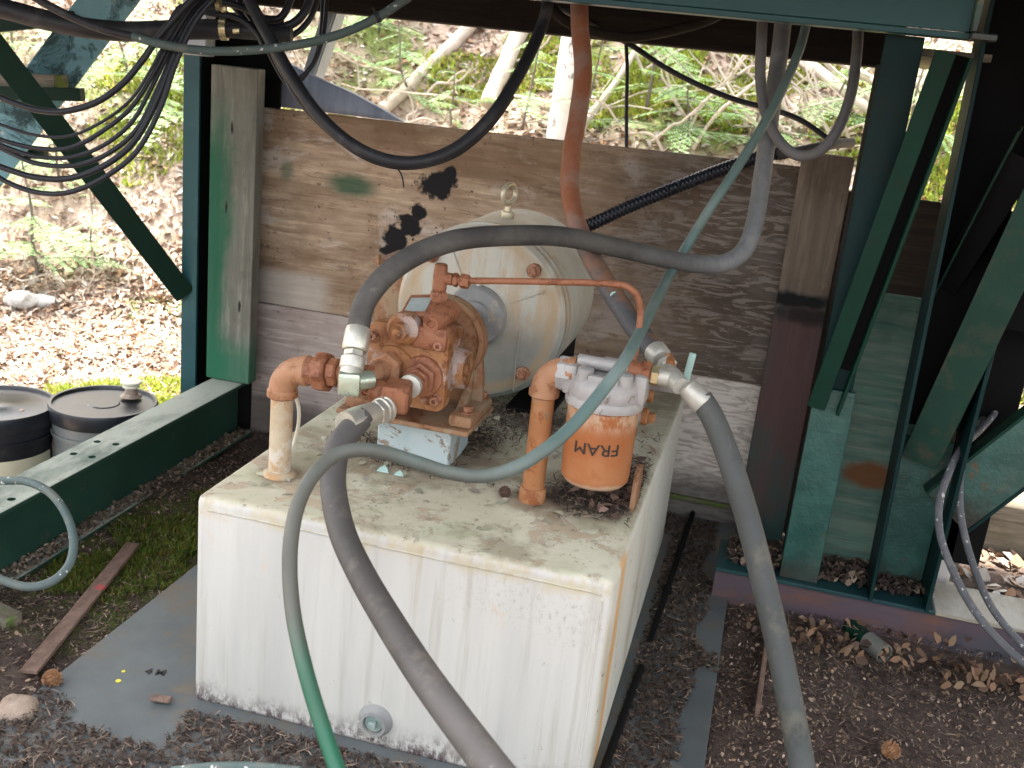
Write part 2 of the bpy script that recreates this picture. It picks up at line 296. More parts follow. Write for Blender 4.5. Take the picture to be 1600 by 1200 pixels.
M['bell'] = motor_mat(True); M['shell'] = motor_mat(False)
M['boss'] = simple('grey_boss', (.18, .18, .175), (.25, .245, .23), 12, .5, c3=(.38, .31, .22), t3=(.55, .7))
M['alu'] = simple('dull_cast_aluminium', (.29, .27, .255), (.37, .345, .32), 16, .5, metal=.15, c3=(.15, .11, .09), t3=(.58, .68), bump=.45)
M['zinc'] = simple('zinc_plated', (.56, .53, .43), (.42, .40, .34), 30, .38, metal=.6, bump=.15, bdist=.0006)
M['zinc_dull'] = simple('dull_zinc', (.40, .37, .31), (.48, .46, .40), 30, .45, metal=.45, c3=(.38, .30, .2), t3=(.6, .7), bump=.25, bdist=.001)
M['brass'] = simple('yellow_brass', (.55, .47, .27), (.46, .38, .2), 30, .3, metal=.7, bump=.1)
M['galv'] = simple('whitish_galvanised', (.42, .40, .34), (.50, .47, .41), 24, .6, metal=.1, c3=(.38, .24, .14), t3=(.57, .68))
M['steel_eye'] = simple('yellowed_steel', (.45, .38, .24), (.55, .50, .38), 30, .35, metal=.4)
def ped_mat():
    k = Mat('chipped_blue_paint', .5)
    col = k.mix(k.step(k.noise(9), .4, .6), (.37, .45, .46), (.45, .52, .51))
    n = k.noise(16, detail=8, rough=.75, dist=.4, off=2)
    col = k.mix(k.step(n, .525, .54), col, (.30, .235, .17)); col = k.mix(k.step(k.noise(11, detail=3, off=7), .57, .60), col, (.20, .36, .28))
    k.color(col); k.bump(k.step(n, .54, .57), .6, .0015); return k.m
M['pedestal'] = ped_mat()
def hose_mat(name, a, b, c=None, marks=None, rough=.65):
    k = Mat(name, rough, spec=.3); col = k.mix(k.step(k.noise(5, detail=6), .35, .65), a, b)
    if c: col = k.mix(k.math('MULTIPLY', k.step(k.noise(15, detail=7, rough=.7, off=3), .52, .66), .75), col, c)
    sc_ = k.step(k.noise(34, (1, 1, .35), 7, .8, off=21), .60, .68); col = k.mix(k.math('MULTIPLY', sc_, .55), col, tuple(min(1, q * 2.0 + .01) for q in b))
    col = k.mix(k.math('MULTIPLY', k.step(k.noise(11, detail=7, rough=.75, off=25), .55, .70), .5), col, tuple(q * .55 for q in a))
    if marks: col = k.mix(k.math('MULTIPLY', k.step(k.noise(marks, detail=2, rough=.5, off=9), .66, .69), .8), col, (.55, .55, .5))
    k.color(col); k.bump(k.noise(120, detail=4), .2, .0008); return k.m
M['hose_grey'] = hose_mat('grey_rubber_hose', (.060, .053, .048), (.082, .074, .068), (.12, .105, .085))
M['hose_worn'] = hose_mat('worn_grey_green_hose', (.060, .056, .050), (.082, .077, .067), (.125, .118, .095))
M['hose_dust'] = hose_mat('dusty_grey_hose', (.050, .053, .050), (.068, .070, .064), (.105, .098, .074))
M['hose_rust'] = hose_mat('rust_coated_hose', (.25, .12, .075), (.33, .18, .125), (.16, .13, .115))
M['hose_black'] = hose_mat('black_rubber_hose', (.012, .012, .014), (.022, .022, .025), (.05, .048, .048), rough=.5)
M['cable_black'] = hose_mat('black_cable_sheath', (.010, .011, .015), (.018, .019, .024), rough=.42)
M['loom'] = hose_mat('ribbed_black_conduit', (.012, .013, .018), (.02, .021, .028), rough=.32)
M['hose_print'] = hose_mat('printed_dark_hose', (.075, .075, .08), (.11, .11, .115), (.16, .16, .16), marks=150)
def green_hose():
    k = Mat('faded_green_hose', .5, spec=.4)
    z = k.math('ADD', k.axis(2), k.math('MULTIPLY', k.noise(5, detail=6), .22))
    a = k.mix(k.step(k.noise(9, detail=6, off=3), .4, .65), (.10, .155, .14), (.145, .19, .17))
    col = k.mix(k.step(z, .42, .54), (.010, .085, .045), k.mix(k.step(z, .58, .68), (.082, .080, .064), a))
    k.color(col)
    sp = k.noise(420, (1, 1, 1), 2); k.bump(k.wave(300, 1.0, 'Z', 1, 1), .25, .0006); k.bump(sp, .2, .0005); return k.m
M['hose_green'] = green_hose()
M['hose_teal'] = hose_mat('teal_grey_hose', (.055, .085, .078), (.085, .105, .098), (.12, .12, .10), marks=90)
M['black_plastic'] = simple('black_plastic', (.010, .011, .015), (.016, .018, .024), 10, .35, spec=.5, c3=(.05, .045, .04), t3=(.58, .8), bump=.06)
M['bucket_grey'] = simple('translucent_grey_bucket', (.15, .165, .16), (.20, .21, .20), 4, .4, bump=.05)
M['white_plastic'] = simple('ivory_plastic', (.74, .70, .58), (.66, .60, .46), 20, .4, bump=.05)
M['cream_label'] = simple('cream_paper', (.62, .58, .42), (.55, .50, .36), 10, .7, bump=.05)
M['ink'] = simple('black_ink', (.018, .014, .012), (.03, .022, .018), 60, .6, bump=.1)
M['silver_tag'] = simple('silver_tag', (.55, .60, .58), (.42, .50, .48), 60, .35, metal=.4)
M['mint'] = simple('mint_paint', (.30, .46, .40), (.38, .52, .46), 20, .5)
M['red_paint'] = simple('faded_red_paint', (.34, .05, .045), (.24, .05, .045), 20, .5)
M['yellow'] = simple('yellow_paint', (.62, .56, .05), (.55, .50, .06), 40, .6)
M['rock'] = simple('tan_rock', (.34, .25, .18), (.25, .19, .15), 14, .85, c3=(.40, .36, .30), t3=(.55, .65), bump=.6, bdist=.006)
M['rock_white'] = simple('pale_rock', (.55, .53, .50), (.42, .40, .37), 10, .85, bump=.6, bdist=.008)
M['cone'] = simple('brown_cone', (.13, .075, .05), (.08, .05, .035), 60, .8, bump=.6)
M['cone_orange'] = simple('orange_cone', (.30, .15, .07), (.20, .10, .05), 60, .8, bump=.6)
M['tarp'] = simple('grey_blue_tin', (.16, .19, .25), (.24, .27, .33), 8, .45, metal=.3, stretch=(3, 1, .6), bump=.3)
M['conduit'] = simple('pale_grey_conduit', (.28, .31, .33), (.36, .38, .39), 10, .5, metal=.3)
M['strut'] = simple('pale_blue_strut', (.30, .35, .39), (.38, .43, .46), 8, .5)
def litter_mat(name, rough=.85):
    k = Mat(name, rough, spec=.15); k.color(k.mix(k.math('MULTIPLY', k.noise(60, detail=3), .5), k.attr('tint'), (.06, .04, .025))); return k.m
M['litter'] = litter_mat('litter'); 
def leaf_mat():
    k = Mat('foliage', .55, spec=.25); k.color(k.attr('tint'))
    k.b.inputs['Transmission Weight'].default_value = 0
    tr = k.N.new('ShaderNodeBsdfTranslucent'); k.L.new(k.attr('tint'), tr.inputs[0]); mx = k.N.new('ShaderNodeMixShader'); mx.inputs[0].default_value = .4
    out = k.N['Material Output']; k.L.new(k.b.outputs[0], mx.inputs[1]); k.L.new(tr.outputs[0], mx.inputs[2]); k.L.new(mx.outputs[0], out.inputs[0]); return k.m
M['leaf'] = leaf_mat()
def ground_mat():
    k = Mat('forest_soil', .95, spec=.1)
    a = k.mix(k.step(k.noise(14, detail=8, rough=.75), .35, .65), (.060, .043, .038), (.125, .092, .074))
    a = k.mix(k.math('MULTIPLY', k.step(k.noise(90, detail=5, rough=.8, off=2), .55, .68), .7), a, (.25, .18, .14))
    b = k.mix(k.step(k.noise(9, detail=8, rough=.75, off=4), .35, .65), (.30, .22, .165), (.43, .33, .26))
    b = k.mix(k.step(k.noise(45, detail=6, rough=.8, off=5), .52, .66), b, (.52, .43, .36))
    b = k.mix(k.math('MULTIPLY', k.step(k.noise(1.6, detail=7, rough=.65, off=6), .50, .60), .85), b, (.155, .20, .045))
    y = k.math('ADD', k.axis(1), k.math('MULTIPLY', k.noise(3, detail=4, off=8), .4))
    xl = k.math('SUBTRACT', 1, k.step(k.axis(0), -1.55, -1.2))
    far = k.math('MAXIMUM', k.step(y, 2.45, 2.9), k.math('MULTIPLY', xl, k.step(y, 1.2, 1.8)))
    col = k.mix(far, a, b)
    ms = k.math('MULTIPLY', k.blob((-1.03, 1.62, 0), (.20, .30, .3), .45, 12, .3), k.step(k.noise(22, detail=5, off=12), .38, .5))
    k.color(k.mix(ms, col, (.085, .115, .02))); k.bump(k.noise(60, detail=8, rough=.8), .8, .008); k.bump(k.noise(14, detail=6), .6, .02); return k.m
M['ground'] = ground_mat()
M['bark'] = simple('pale_bark', (.60, .56, .52), (.48, .43, .39), 9, .85, c3=(.16, .13, .12), t3=(.6, .66), bump=.5, stretch=(1, 1, .6))
M['deadwood'] = simple('bleached_wood', (.50, .42, .35), (.40, .33, .27), 14, .85, c3=(.22, .15, .1), t3=(.6, .7), bump=.5, stretch=(1, .5, 1))
M['bark_dark'] = simple('grey_brown_bark', (.12, .095, .08), (.18, .15, .13), 9, .9, bump=.7, bdist=.01, stretch=(3, 3, .5))

# ------------------------------------------------------------------ mesh helpers (all in world metres)
def mbm(): return bmesh.new()
def box(bm, x0, x1, y0, y1, z0, z1, bev=0, M4=None, seg=1):
    b = bmesh.new(); bmesh.ops.create_cube(b, size=1)
    for v in b.verts:
        v.co = Vector(((x0 + x1) / 2 + v.co.x * (x1 - x0), (y0 + y1) / 2 + v.co.y * (y1 - y0), (z0 + z1) / 2 + v.co.z * (z1 - z0)))
    if bev: bmesh.ops.bevel(b, geom=b.edges[:], offset=bev, segments=seg, profile=.5, affect='EDGES')
    if M4 is not None: b.transform(M4)
    merge(bm, b)
def merge(bm, b):
    vm = [bm.verts.new(v.co) for v in b.verts]; b.verts.index_update()
    for f in b.faces:
        try: bm.faces.new([vm[v.index] for v in f.verts])
        except ValueError: pass
    b.free()
def frame(p, q, side=None):
    p = Vector(p); q = Vector(q); z = (q - p).normalized()
    s = Vector(side) if side is not None else (Vector((0, 0, 1)) if abs(z.z) < .9 else Vector((1, 0, 0)))
    x = (s - z * s.dot(z)).normalized(); y = z.cross(x)
    return Matrix(((x.x, y.x, z.x, p.x), (x.y, y.y, z.y, p.y), (x.z, y.z, z.z, p.z), (0, 0, 0, 1)))
def bar(bm, p, q, wx, wy, side=None, off=(0, 0), bev=.0008):
    L = (Vector(q) - Vector(p)).length
    box(bm, off[0] - wx / 2, off[0] + wx / 2, off[1] - wy / 2, off[1] + wy / 2, 0, L, bev, frame(p, q, side))
def lathe(bm, p, axis, prof, n=32, side=None, caps=True):
    """prof: list of (distance along axis, radius)"""
    p = Vector(p); A = frame(p, p + Vector(axis), side)
    rings = []
    for t, r in prof:
        if r <= 1e-6: rings.append([bm.verts.new(A @ Vector((0, 0, t)))])
        else: rings.append([bm.verts.new(A @ Vector((r * math.cos(2 * math.pi * i / n), r * math.sin(2 * math.pi * i / n), t))) for i in range(n)])
    for a, b in zip(rings, rings[1:]):
        for i in range(n):
            j = (i + 1) % n
            if len(a) == 1 and len(b) == 1: continue
            if len(a) == 1: bm.faces.new((a[0], b[j], b[i]))
            elif len(b) == 1: bm.faces.new((a[i], a[j], b[0]))
            else: bm.faces.new((a[i], a[j], b[j], b[i]))
    if caps:
        if len(rings[0]) > 1: bm.faces.new(rings[0][::-1])
        if len(rings[-1]) > 1: bm.faces.new(rings[-1])
def hexnut(bm, p, axis, r, t, side=None, c=.12, n=6):
    lathe(bm, p, axis, [(0, r * (1 - c)), (t * .15, r), (t * .85, r), (t, r * (1 - c))], n, side)
def spline(pts, per=8):
    P = [Vector(q) for q in pts]; P = [P[0] * 2 - P[1]] + P + [P[-1] * 2 - P[-2]]; out = []
    for i in range(1, len(P) - 2):
        a, b, c, d = P[i - 1:i + 3]
        for k in range(per):
            t = k / per
            out.append(.5 * ((2 * b) + (c - a) * t + (2 * a - 5 * b + 4 * c - d) * t * t + (3 * b - a - 3 * c + d) * t ** 3))
    out.append(P[-2]); return out
def tube(bm, pts, r, n=14, smooth=8, caps=True, ribs=0):
    path = spline(pts, smooth) if smooth else [Vector(q) for q in pts]
    if ribs:
        L = [0]
        for a, b in zip(path, path[1:]): L.append(L[-1] + (b - a).length)
        tot = L[-1]; k = int(tot / ribs) * 4; new = []; j = 0
        for i in range(k + 1):
            s = tot * i / k
            while j < len(L) - 2 and L[j + 1] < s: j += 1
            t = (s - L[j]) / max(1e-9, L[j + 1] - L[j]); new.append(path[j].lerp(path[j + 1], min(1, max(0, t))))
        path = new
    T = [(path[min(i + 1, len(path) - 1)] - path[max(i - 1, 0)]).normalized() for i in range(len(path))]
    u = T[0].orthogonal().normalized(); prev = None
    rr = r if callable(r) else (lambda s: r)
    for i, (p, t) in enumerate(zip(path, T)):
        u = (u - t * u.dot(t)).normalized(); v = t.cross(u)
        q = rr(i / (len(path) - 1))
        if ribs: q *= (1.0 if i % 4 < 2 else .88)
        ring = [bm.verts.new(p + (u * math.cos(2 * math.pi * k / n) + v * math.sin(2 * math.pi * k / n)) * q) for k in range(n)]
        if prev:
            for k in range(n): bm.faces.new((prev[k], prev[(k + 1) % n], ring[(k + 1) % n], ring[k]))
        elif caps: bm.faces.new(ring[::-1])
        prev = ring
    if caps: bm.faces.new(prev)
def prism(bm, outline, A, t0, t1, bev=0):
    """outline: 2-D points in the local x,y of matrix A, thickness t0..t1 along local z"""
    b = bmesh.new(); lo = [b.verts.new((x, y, t0)) for x, y in outline]; hi = [b.verts.new((x, y, t1)) for x, y in outline]
    b.faces.new(lo[::-1]); b.faces.new(hi); n = len(outline)
    for i in range(n): b.faces.new((lo[i], lo[(i + 1) % n], hi[(i + 1) % n], hi[i]))
    bmesh.ops.recalc_face_normals(b, faces=b.faces[:])
    if bev: bmesh.ops.bevel(b, geom=[e for e in b.edges if e.calc_face_angle(0) > .6], offset=bev, segments=2, profile=.5, affect='EDGES')
    b.transform(A); merge(bm, b)

def wloc(o):
    v = Vector((0, 0, 0))
    while o: v += o.location; o = o.parent
    return v
def obj(name, bm, mat, parent=None, loc=None, ang=38):
    me = bpy.data.meshes.new(name)
    bmesh.ops.recalc_face_normals(bm, faces=bm.faces[:])
    if parent is None and loc is None:
        lo = Vector([min(v.co[k] for v in bm.verts) for k in range(3)]); hi = Vector([max(v.co[k] for v in bm.verts) for k in range(3)])
        loc = Vector(((lo.x + hi.x) / 2, (lo.y + hi.y) / 2, lo.z))
    base = wloc(parent) if parent else Vector(loc)
    for v in bm.verts: v.co -= base
    bm.to_mesh(me); bm.free(); me.materials.append(mat)
    me.shade_smooth(); me.set_sharp_from_angle(angle=R_(ang))
    o = bpy.data.objects.new(name, me); COL.objects.link(o)
    if parent: o.parent = parent
    else: o.location = loc
    return o
def tag(o, label=None, cat=None, group=None, kind=None):
    if label: o['label'] = label
    if cat: o['category'] = cat
    if group: o['group'] = group
    if kind: o['kind'] = kind
    return o
def thing(name, label, cat, loc=(0, 0, 0), group=None):
    o = bpy.data.objects.new(name, None); COL.objects.link(o); o.location = loc; o.empty_display_size = .05
    return tag(o, label, cat, group)
def part(name, mat, parent, fn, ang=38):
    bm = mbm(); fn(bm); return obj(name, bm, mat, parent, ang=ang)
def solo(name, mat, fn, label, cat, group=None, loc=None, kind=None, ang=38):
    bm = mbm(); fn(bm); return tag(obj(name, bm, mat, None, loc, ang), label, cat, group, kind)
def cut(o, cutters):
    """subtract cutter meshes (bmesh in world metres) from object o for good"""
    bm = mbm()
    for c in cutters: c(bm)
    bmesh.ops.recalc_face_normals(bm, faces=bm.faces[:])
    me = bpy.data.meshes.new('cut'); bm.to_mesh(me); bm.free()
    c = bpy.data.objects.new('cut', me); COL.objects.link(c)
    md = o.modifiers.new('b', 'BOOLEAN'); md.object = c; md.operation = 'DIFFERENCE'; md.solver = 'EXACT'
    bpy.context.view_layer.update(); dg = bpy.context.evaluated_depsgraph_get()
    new = bpy.data.meshes.new_from_object(o.evaluated_get(dg)); o.modifiers.clear(); old = o.data; o.data = new
    bpy.data.objects.remove(c); bpy.data.meshes.remove(me); new.name = old.name

# ------------------------------------------------------------------ terrain
def gh(x, y):
    z = 0.0
    t = min(1, max(0, (-1.22 - x) / .18)) * min(1, max(0, (y - .2) / .5)); z -= .12 * t * t * (3 - 2 * t)
    y0 = 3.35 + .25 * noise.noise(Vector((x * .5, 0, 3)))
    if x > -.2: y0 -= min(.6, (x + .2) * .5)
    s = max(0, y - y0)
    z += .68 * s * min(1, s / .6 * .5 + .5)
    if s > 0: z += .16 * noise.noise(Vector((x * .9, y * .9, 1))) * min(1, s) + .05 * noise.noise(Vector((x * 3, y * 3, 4))) * min(1, s * 2)
    z += .012 * noise.noise(Vector((x * 5, y * 5, 0))) * (1 if not (-.95 < x < .05) else .2)
    inside = (-1.2 < x < 2 and y < 1.9)
    z += .022 * noise.noise(Vector((x * 2.2, y * 2.2, 7))) * (0 if -1.0 < x < .08 else 1)
    if x > .05 and y < 1.9: z -= .03 * min(1, (x - .05) * 5)
    if -.97 < x < .06 and y < 2.45: z = min(z, -.006)
    return z
def terrain():
    xs = np.unique(np.concatenate([np.arange(-14, -3.5, .5), np.arange(-3.5, 3, .05), np.arange(3, 12, .5)]))
    ys = np.unique(np.concatenate([np.arange(-8, .3, .4), np.arange(.3, 6.5, .05), np.arange(6.5, 22, .5)]))
    V = [(x, y, gh(x, y)) for y in ys for x in xs]; nx = len(xs)
    Fc = [(j * nx + i, j * nx + i + 1, (j + 1) * nx + i + 1, (j + 1) * nx + i) for j in range(len(ys) - 1) for i in range(nx - 1)]
    me = bpy.data.meshes.new('ground'); me.from_pydata(V, [], Fc); me.materials.append(M['ground']); me.shade_smooth()
    o = bpy.data.objects.new('ground', me); COL.objects.link(o); o['kind'] = 'structure'; o['label'] = 'forest floor rising into a leafy slope behind the shelter'
terrain()

# scattered flat pieces as one mesh with a tint per face
def scatter(name, polys, tints, mat, label, cat='litter', kind='stuff', parent=None, loc=(0, 0, 0)):
    """polys: float array (n,k,3); tints (n,3)"""
    n, k, _ = polys.shape
    if parent: polys = polys - np.array(wloc(parent))
    me = bpy.data.meshes.new(name); me.vertices.add(n * k); me.vertices.foreach_set('co', polys.reshape(-1).astype(np.float32))
    me.loops.add(n * k); me.loops.foreach_set('vertex_index', np.arange(n * k, dtype=np.int32))
    me.polygons.add(n); me.polygons.foreach_set('loop_start', np.arange(0, n * k, k, dtype=np.int32))
    me.update(calc_edges=True); at = me.color_attributes.new('tint', 'FLOAT_COLOR', 'POINT')
    t4 = np.concatenate([np.repeat(tints, k, axis=0), np.ones((n * k, 1))], 1); at.data.foreach_set('color', t4.reshape(-1).astype(np.float32))
    me.materials.append(mat); me.validate(); o = bpy.data.objects.new(name, me); COL.objects.link(o)
    if parent: o.parent = parent
    if kind: o['kind'] = kind
    if label: o['label'] = label
    if cat and not parent: o['category'] = cat
    return o
def rot_frames(n, tilt):
    a = rng.uniform(0, 2 * np.pi, n); tx = rng.normal(0, tilt, n); ty = rng.normal(0, tilt, n)
    ux = np.stack([np.cos(a), np.sin(a), tx], 1); uy = np.stack([-np.sin(a), np.cos(a), ty], 1)
    return ux / np.linalg.norm(ux, axis=1)[:, None], uy / np.linalg.norm(uy, axis=1)[:, None]
def pick(cols, n, jit=.25):
    c = np.array(cols)[rng.integers(0, len(cols), n)]; return np.clip(c * rng.uniform(1 - jit, 1 + jit, (n, 1)), 0, 1)
def needles(P, lmin, lmax, wd, tilt=.25):
    n = len(P); ux, uy = rot_frames(n, tilt); L = rng.uniform(lmin, lmax, n)[:, None] / 2; w_ = wd * rng.uniform(.6, 1.5, (n, 1)) / 2
    c = rng.uniform(-.25, .25, (n, 1)) * L
    return np.stack([P - ux * L - uy * w_, P + uy * (c - w_), P + ux * L, P + uy * (c + w_), P - ux * L + uy * w_], 1)
def leaves(P, lmin, lmax, tilt=.35):
    n = len(P); ux, uy = rot_frames(n, tilt); L = rng.uniform(lmin, lmax, n)[:, None] / 2; w_ = L * rng.uniform(.35, .75, (n, 1))
    up = np.cross(ux, uy); k = rng.uniform(-.3, .5, (n, 1)) * L
    return np.stack([P - ux * L, P - ux * L * .3 + uy * w_ + up * k, P + ux * L * .45 + uy * w_ * .8 + up * k, P + ux * L * 1.1, P + ux * L * .4 - uy * w_ * .9 + up * k * .7, P - ux * L * .35 - uy * w_ + up * k], 1)
def gz(XY, add=0): return np.array([(x, y, gh(x, y) + add) for x, y in XY])
def area(n, x0, x1, y0, y1): return np.stack([rng.uniform(x0, x1, n), rng.uniform(y0, y1, n)], 1)

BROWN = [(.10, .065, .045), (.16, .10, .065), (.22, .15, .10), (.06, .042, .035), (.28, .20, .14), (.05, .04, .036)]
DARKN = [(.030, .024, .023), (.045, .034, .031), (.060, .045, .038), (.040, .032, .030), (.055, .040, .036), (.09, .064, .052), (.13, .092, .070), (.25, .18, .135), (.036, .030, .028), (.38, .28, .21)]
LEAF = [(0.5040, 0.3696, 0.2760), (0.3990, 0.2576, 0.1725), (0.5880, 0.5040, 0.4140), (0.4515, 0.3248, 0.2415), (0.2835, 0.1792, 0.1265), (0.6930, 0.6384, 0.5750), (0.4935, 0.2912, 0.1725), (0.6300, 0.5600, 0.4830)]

# ------------------------------------------------------------------ steel sheet under the tank, rail, debris
solo('steel_sheet', M['sheet'], lambda b: box(b, -.936, .033, .55, 2.30, -.002, .006, .001), 'flat grey-blue steel sheet lying on the soil beneath the cream tank', 'steel sheet', kind=None)
SHT = .0065
solo('paint_spot', M['yellow'], lambda b: lathe(b, on(185, 1064, 2, SHT), (0, 0, 1), [(0, .0045), (.0008, .004)], 9), 'larger yellow paint spot on the grey steel sheet, nearer the camera', 'paint spot', 'yellow paint spots on the steel sheet')
solo('paint_spot', M['yellow'], lambda b: lathe(b, on(193, 1049, 2, SHT), (0, 0, 1), [(0, .0032), (.0008, .0028)], 9), 'smaller yellow paint spot on the grey steel sheet, farther from the camera', 'paint spot', 'yellow paint spots on the steel sheet')

def text_mesh(s, size, depth, bold=.0):
    cu = bpy.data.curves.new('t', 'FONT'); cu.body = s; cu.size = size; cu.extrude = depth; cu.offset = bold; cu.align_x = 'CENTER'; cu.align_y = 'CENTER'
    o = bpy.data.objects.new('t', cu); COL.objects.link(o); bpy.context.view_layer.update()
    me = bpy.data.meshes.new_from_object(o.evaluated_get(bpy.context.evaluated_depsgraph_get())); bpy.data.objects.remove(o)
    b = bmesh.new(); b.from_mesh(me); bpy.data.meshes.remove(me); return b
tb = text_mesh('4 M', .02, .0003, .0006); q = on(243, 1050, 2, SHT + .0005)
tb.transform(Matrix.Translation(q) @ Matrix.Rotation(R_(14), 4, 'Z'))
tag(obj('stencil_mark', tb, M['ink']), 'faint dark stencilled characters on the steel sheet left of the tank', 'marking')

# needles and soil crumbs
def not_tank(P, m_=.0): return ~((P[:, 0] > -.735 - m_) & (P[:, 0] < -.105 + m_) & (P[:, 1] > 1.215 - m_) & (P[:, 1] < 2.17))
def build_floor_litter():
    # on the soil right and left of the sheet
    A = area(26000, .03, 1.15, .75, 1.93); B = area(13000, -1.9, -.93, .7, 1.4); C_ = area(9000, -1.2, -.93, 1.3, 2.35); D = area(3500, .03, 1.3, 1.99, 2.32)
    XY = np.concatenate([A, B, C_, D]); P = gz(XY, .002); P[:, 2] += rng.uniform(0, .006, len(P))
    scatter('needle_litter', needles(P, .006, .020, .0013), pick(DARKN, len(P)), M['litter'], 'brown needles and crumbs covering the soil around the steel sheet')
    # on the sheet: drifts with bare patches left between
    XY = area(60000, -.93, .03, .75, 2.28)
    dens = np.array([noise.noise(Vector((x * 4, y * 4, 2))) + .5 * noise.noise(Vector((x * 11, y * 11, 5))) for x, y in XY])
    thr = np.full(len(XY), -.10)
    left = XY[:, 0] < -.70; thr[left & (XY[:, 1] > 1.20)] = 9; thr[left & (XY[:, 1] <= 1.20)] = -1.2
    edge = left & (XY[:, 1] <= 1.24) & (XY[:, 1] > 1.12); thr[edge] = -.05
    mid = (~left) & (XY[:, 1] < 1.25) & (XY[:, 0] < -.12); thr[mid] = -2
    rt = (XY[:, 0] > -.12); sm = lambda q: np.clip(q, 0, 1) ** 2 * (3 - 2 * np.clip(q, 0, 1))
    thr[rt] = (-.75 + 1.15 * sm((XY[:, 0] + .045) / .06) + .9 * sm((1.36 - XY[:, 1]) / .10) * (XY[:, 0] > -.09))[rt]
    keep = (dens > thr) & not_tank(XY); XY = XY[keep]
    P = np.concatenate([XY, np.full((len(XY), 1), .007)], 1); P[:, 2] += rng.uniform(0, .009, len(P))
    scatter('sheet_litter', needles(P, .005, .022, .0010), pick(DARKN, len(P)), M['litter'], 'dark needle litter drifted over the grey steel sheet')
    # crumb blanket that hides the sheet under thick drifts
    k = rng.random(len(P)) < .8; Q = P[k].copy(); Q[:, 2] = .0075 + rng.uniform(0, .004, len(Q))
    scatter('crumb_litter', leaves(Q, .004, .011, .5), pick([(.03, .022, .022), (.05, .036, .032), (.075, .052, .042), (.13, .09, .065)], len(Q)), M['litter'], 'dark crumbs of soil and bark on the grey steel sheet')
    P = gz(np.concatenate([area(17000, .03, 1.15, .75, 1.92), area(11000, -1.9, -.93, .7, 2.2)]), .003)
    scatter('bark_crumbs', leaves(P, .003, .010, .6), pick(BROWN + LEAF[:2], len(P)), M['litter'], 'brown bark crumbs on the soil beside the sheet')
    # dead leaves against the rail
    n = 330; t = rng.random(n) ** .8; XY = np.stack([.06 + t * .62, 1.905 - .045 * np.abs(rng.normal(0, 1, n))], 1); P = gz(XY, .010); P[:, 2] += rng.uniform(0, .022, n)
    scatter('leaf_drift', leaves(P, .009, .028, .9), pick([(.26, .15, .09), (.20, .12, .08), (.14, .085, .055), (.32, .21, .13), (.09, .06, .045)], n), M['litter'], 'curled tan dead leaves drifted along the foot of the rusty rail')
    # mounds of litter on the rail among the columns
    P = np.stack([rng.uniform(.02, .40, 1500), rng.uniform(1.95, 2.04, 1500), .075 + rng.uniform(0, .02, 1500)], 1)
    scatter('rail_litter', leaves(P, .008, .022, .7), pick(DARKN, len(P)), M['litter'], 'dark leaf crumbs heaped between the column feet on the rail')
    # outdoors: leaf carpet
    A = area(11000, -3.4, -1.3, 1.6, 3.6); B = area(26000, -4.3, 1.6, 2.9, 6.4); C_ = area(3000, .3, 1.6, 2.1, 3.4)
    XY = np.concatenate([A, B, C_]); P = gz(XY, .006)
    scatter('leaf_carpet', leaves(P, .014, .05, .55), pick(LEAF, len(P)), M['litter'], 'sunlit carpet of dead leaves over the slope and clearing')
    XY = np.concatenate([area(9000, -3.4, -1.3, 1.6, 3.6), area(24000, -4.0, 1.6, 3.0, 6.2)]); P = gz(XY, .012)
    scatter('slope_needles', needles(P, .03, .11, .004, .45), pick([(.30, .20, .14), (.42, .31, .24), (.55, .45, .37), (.2, .12, .08)], len(P)), M['litter'], 'thin dry stems and grass blades strewn over the slope')
    # moss: short upright blades in patches
    def moss(name, cs, n, label, col, h):
        Q = []
        for (x, y, rx, ry, w_) in cs:
            k = int(n * w_); a = rng.uniform(0, 2 * np.pi, k); r = np.sqrt(rng.random(k)) * (1 + .35 * np.sin(a * 3 + x * 7) + .2 * np.sin(a * 7)); Q.append(np.stack([x + rx * r * np.cos(a), y + ry * r * np.sin(a)], 1))
        XY = np.concatenate(Q); P = gz(XY, 0); n_ = len(P); a = rng.uniform(0, 2 * np.pi, n_); u = np.stack([np.cos(a), np.sin(a), np.zeros(n_)], 1) * (h * .22)
        tip = P + np.stack([rng.normal(0, h * .5, n_), rng.normal(0, h * .5, n_), rng.uniform(.5, 1.2, n_) * h], 1)
        scatter(name, np.stack([P - u, P + u, tip], 1), pick(col, n_), M['leaf'], label, 'moss')
    moss('moss', [(-1.02, 1.66, .10, .16, .35), (-1.10, 1.52, .06, .09, .2), (-.99, 1.83, .07, .14, .25), (-1.13, 1.23, .035, .035, .12)], 15000, 'green moss patch on the soil below the left green beam', [(.08, .13, .015), (.13, .17, .025), (.17, .13, .03), (.06, .10, .012)], .013)
    moss('moss', [(-1.72, 2.52, .22, .16, .3), (-1.5, 2.9, .3, .2, .3), (-1.7, 3.9, .35, .3, .4), (-1.2, 4.9, .4, .3, .3), (-2.6, 4.4, .5, .3, .3), (-.2, 5, .5, .3, .4), (.35, 3.6, .4, .4, .5), (1.1, 3.1, .4, .5, .5), (.8, 4.3, .5, .4, .5), (-.55, 4.6, .3, .25, .4)], 14000, 'yellow-green moss patches on the sunlit slope', [(.22, .30, .04), (.30, .36, .06), (.28, .26, .05)], .035)
build_floor_litter()

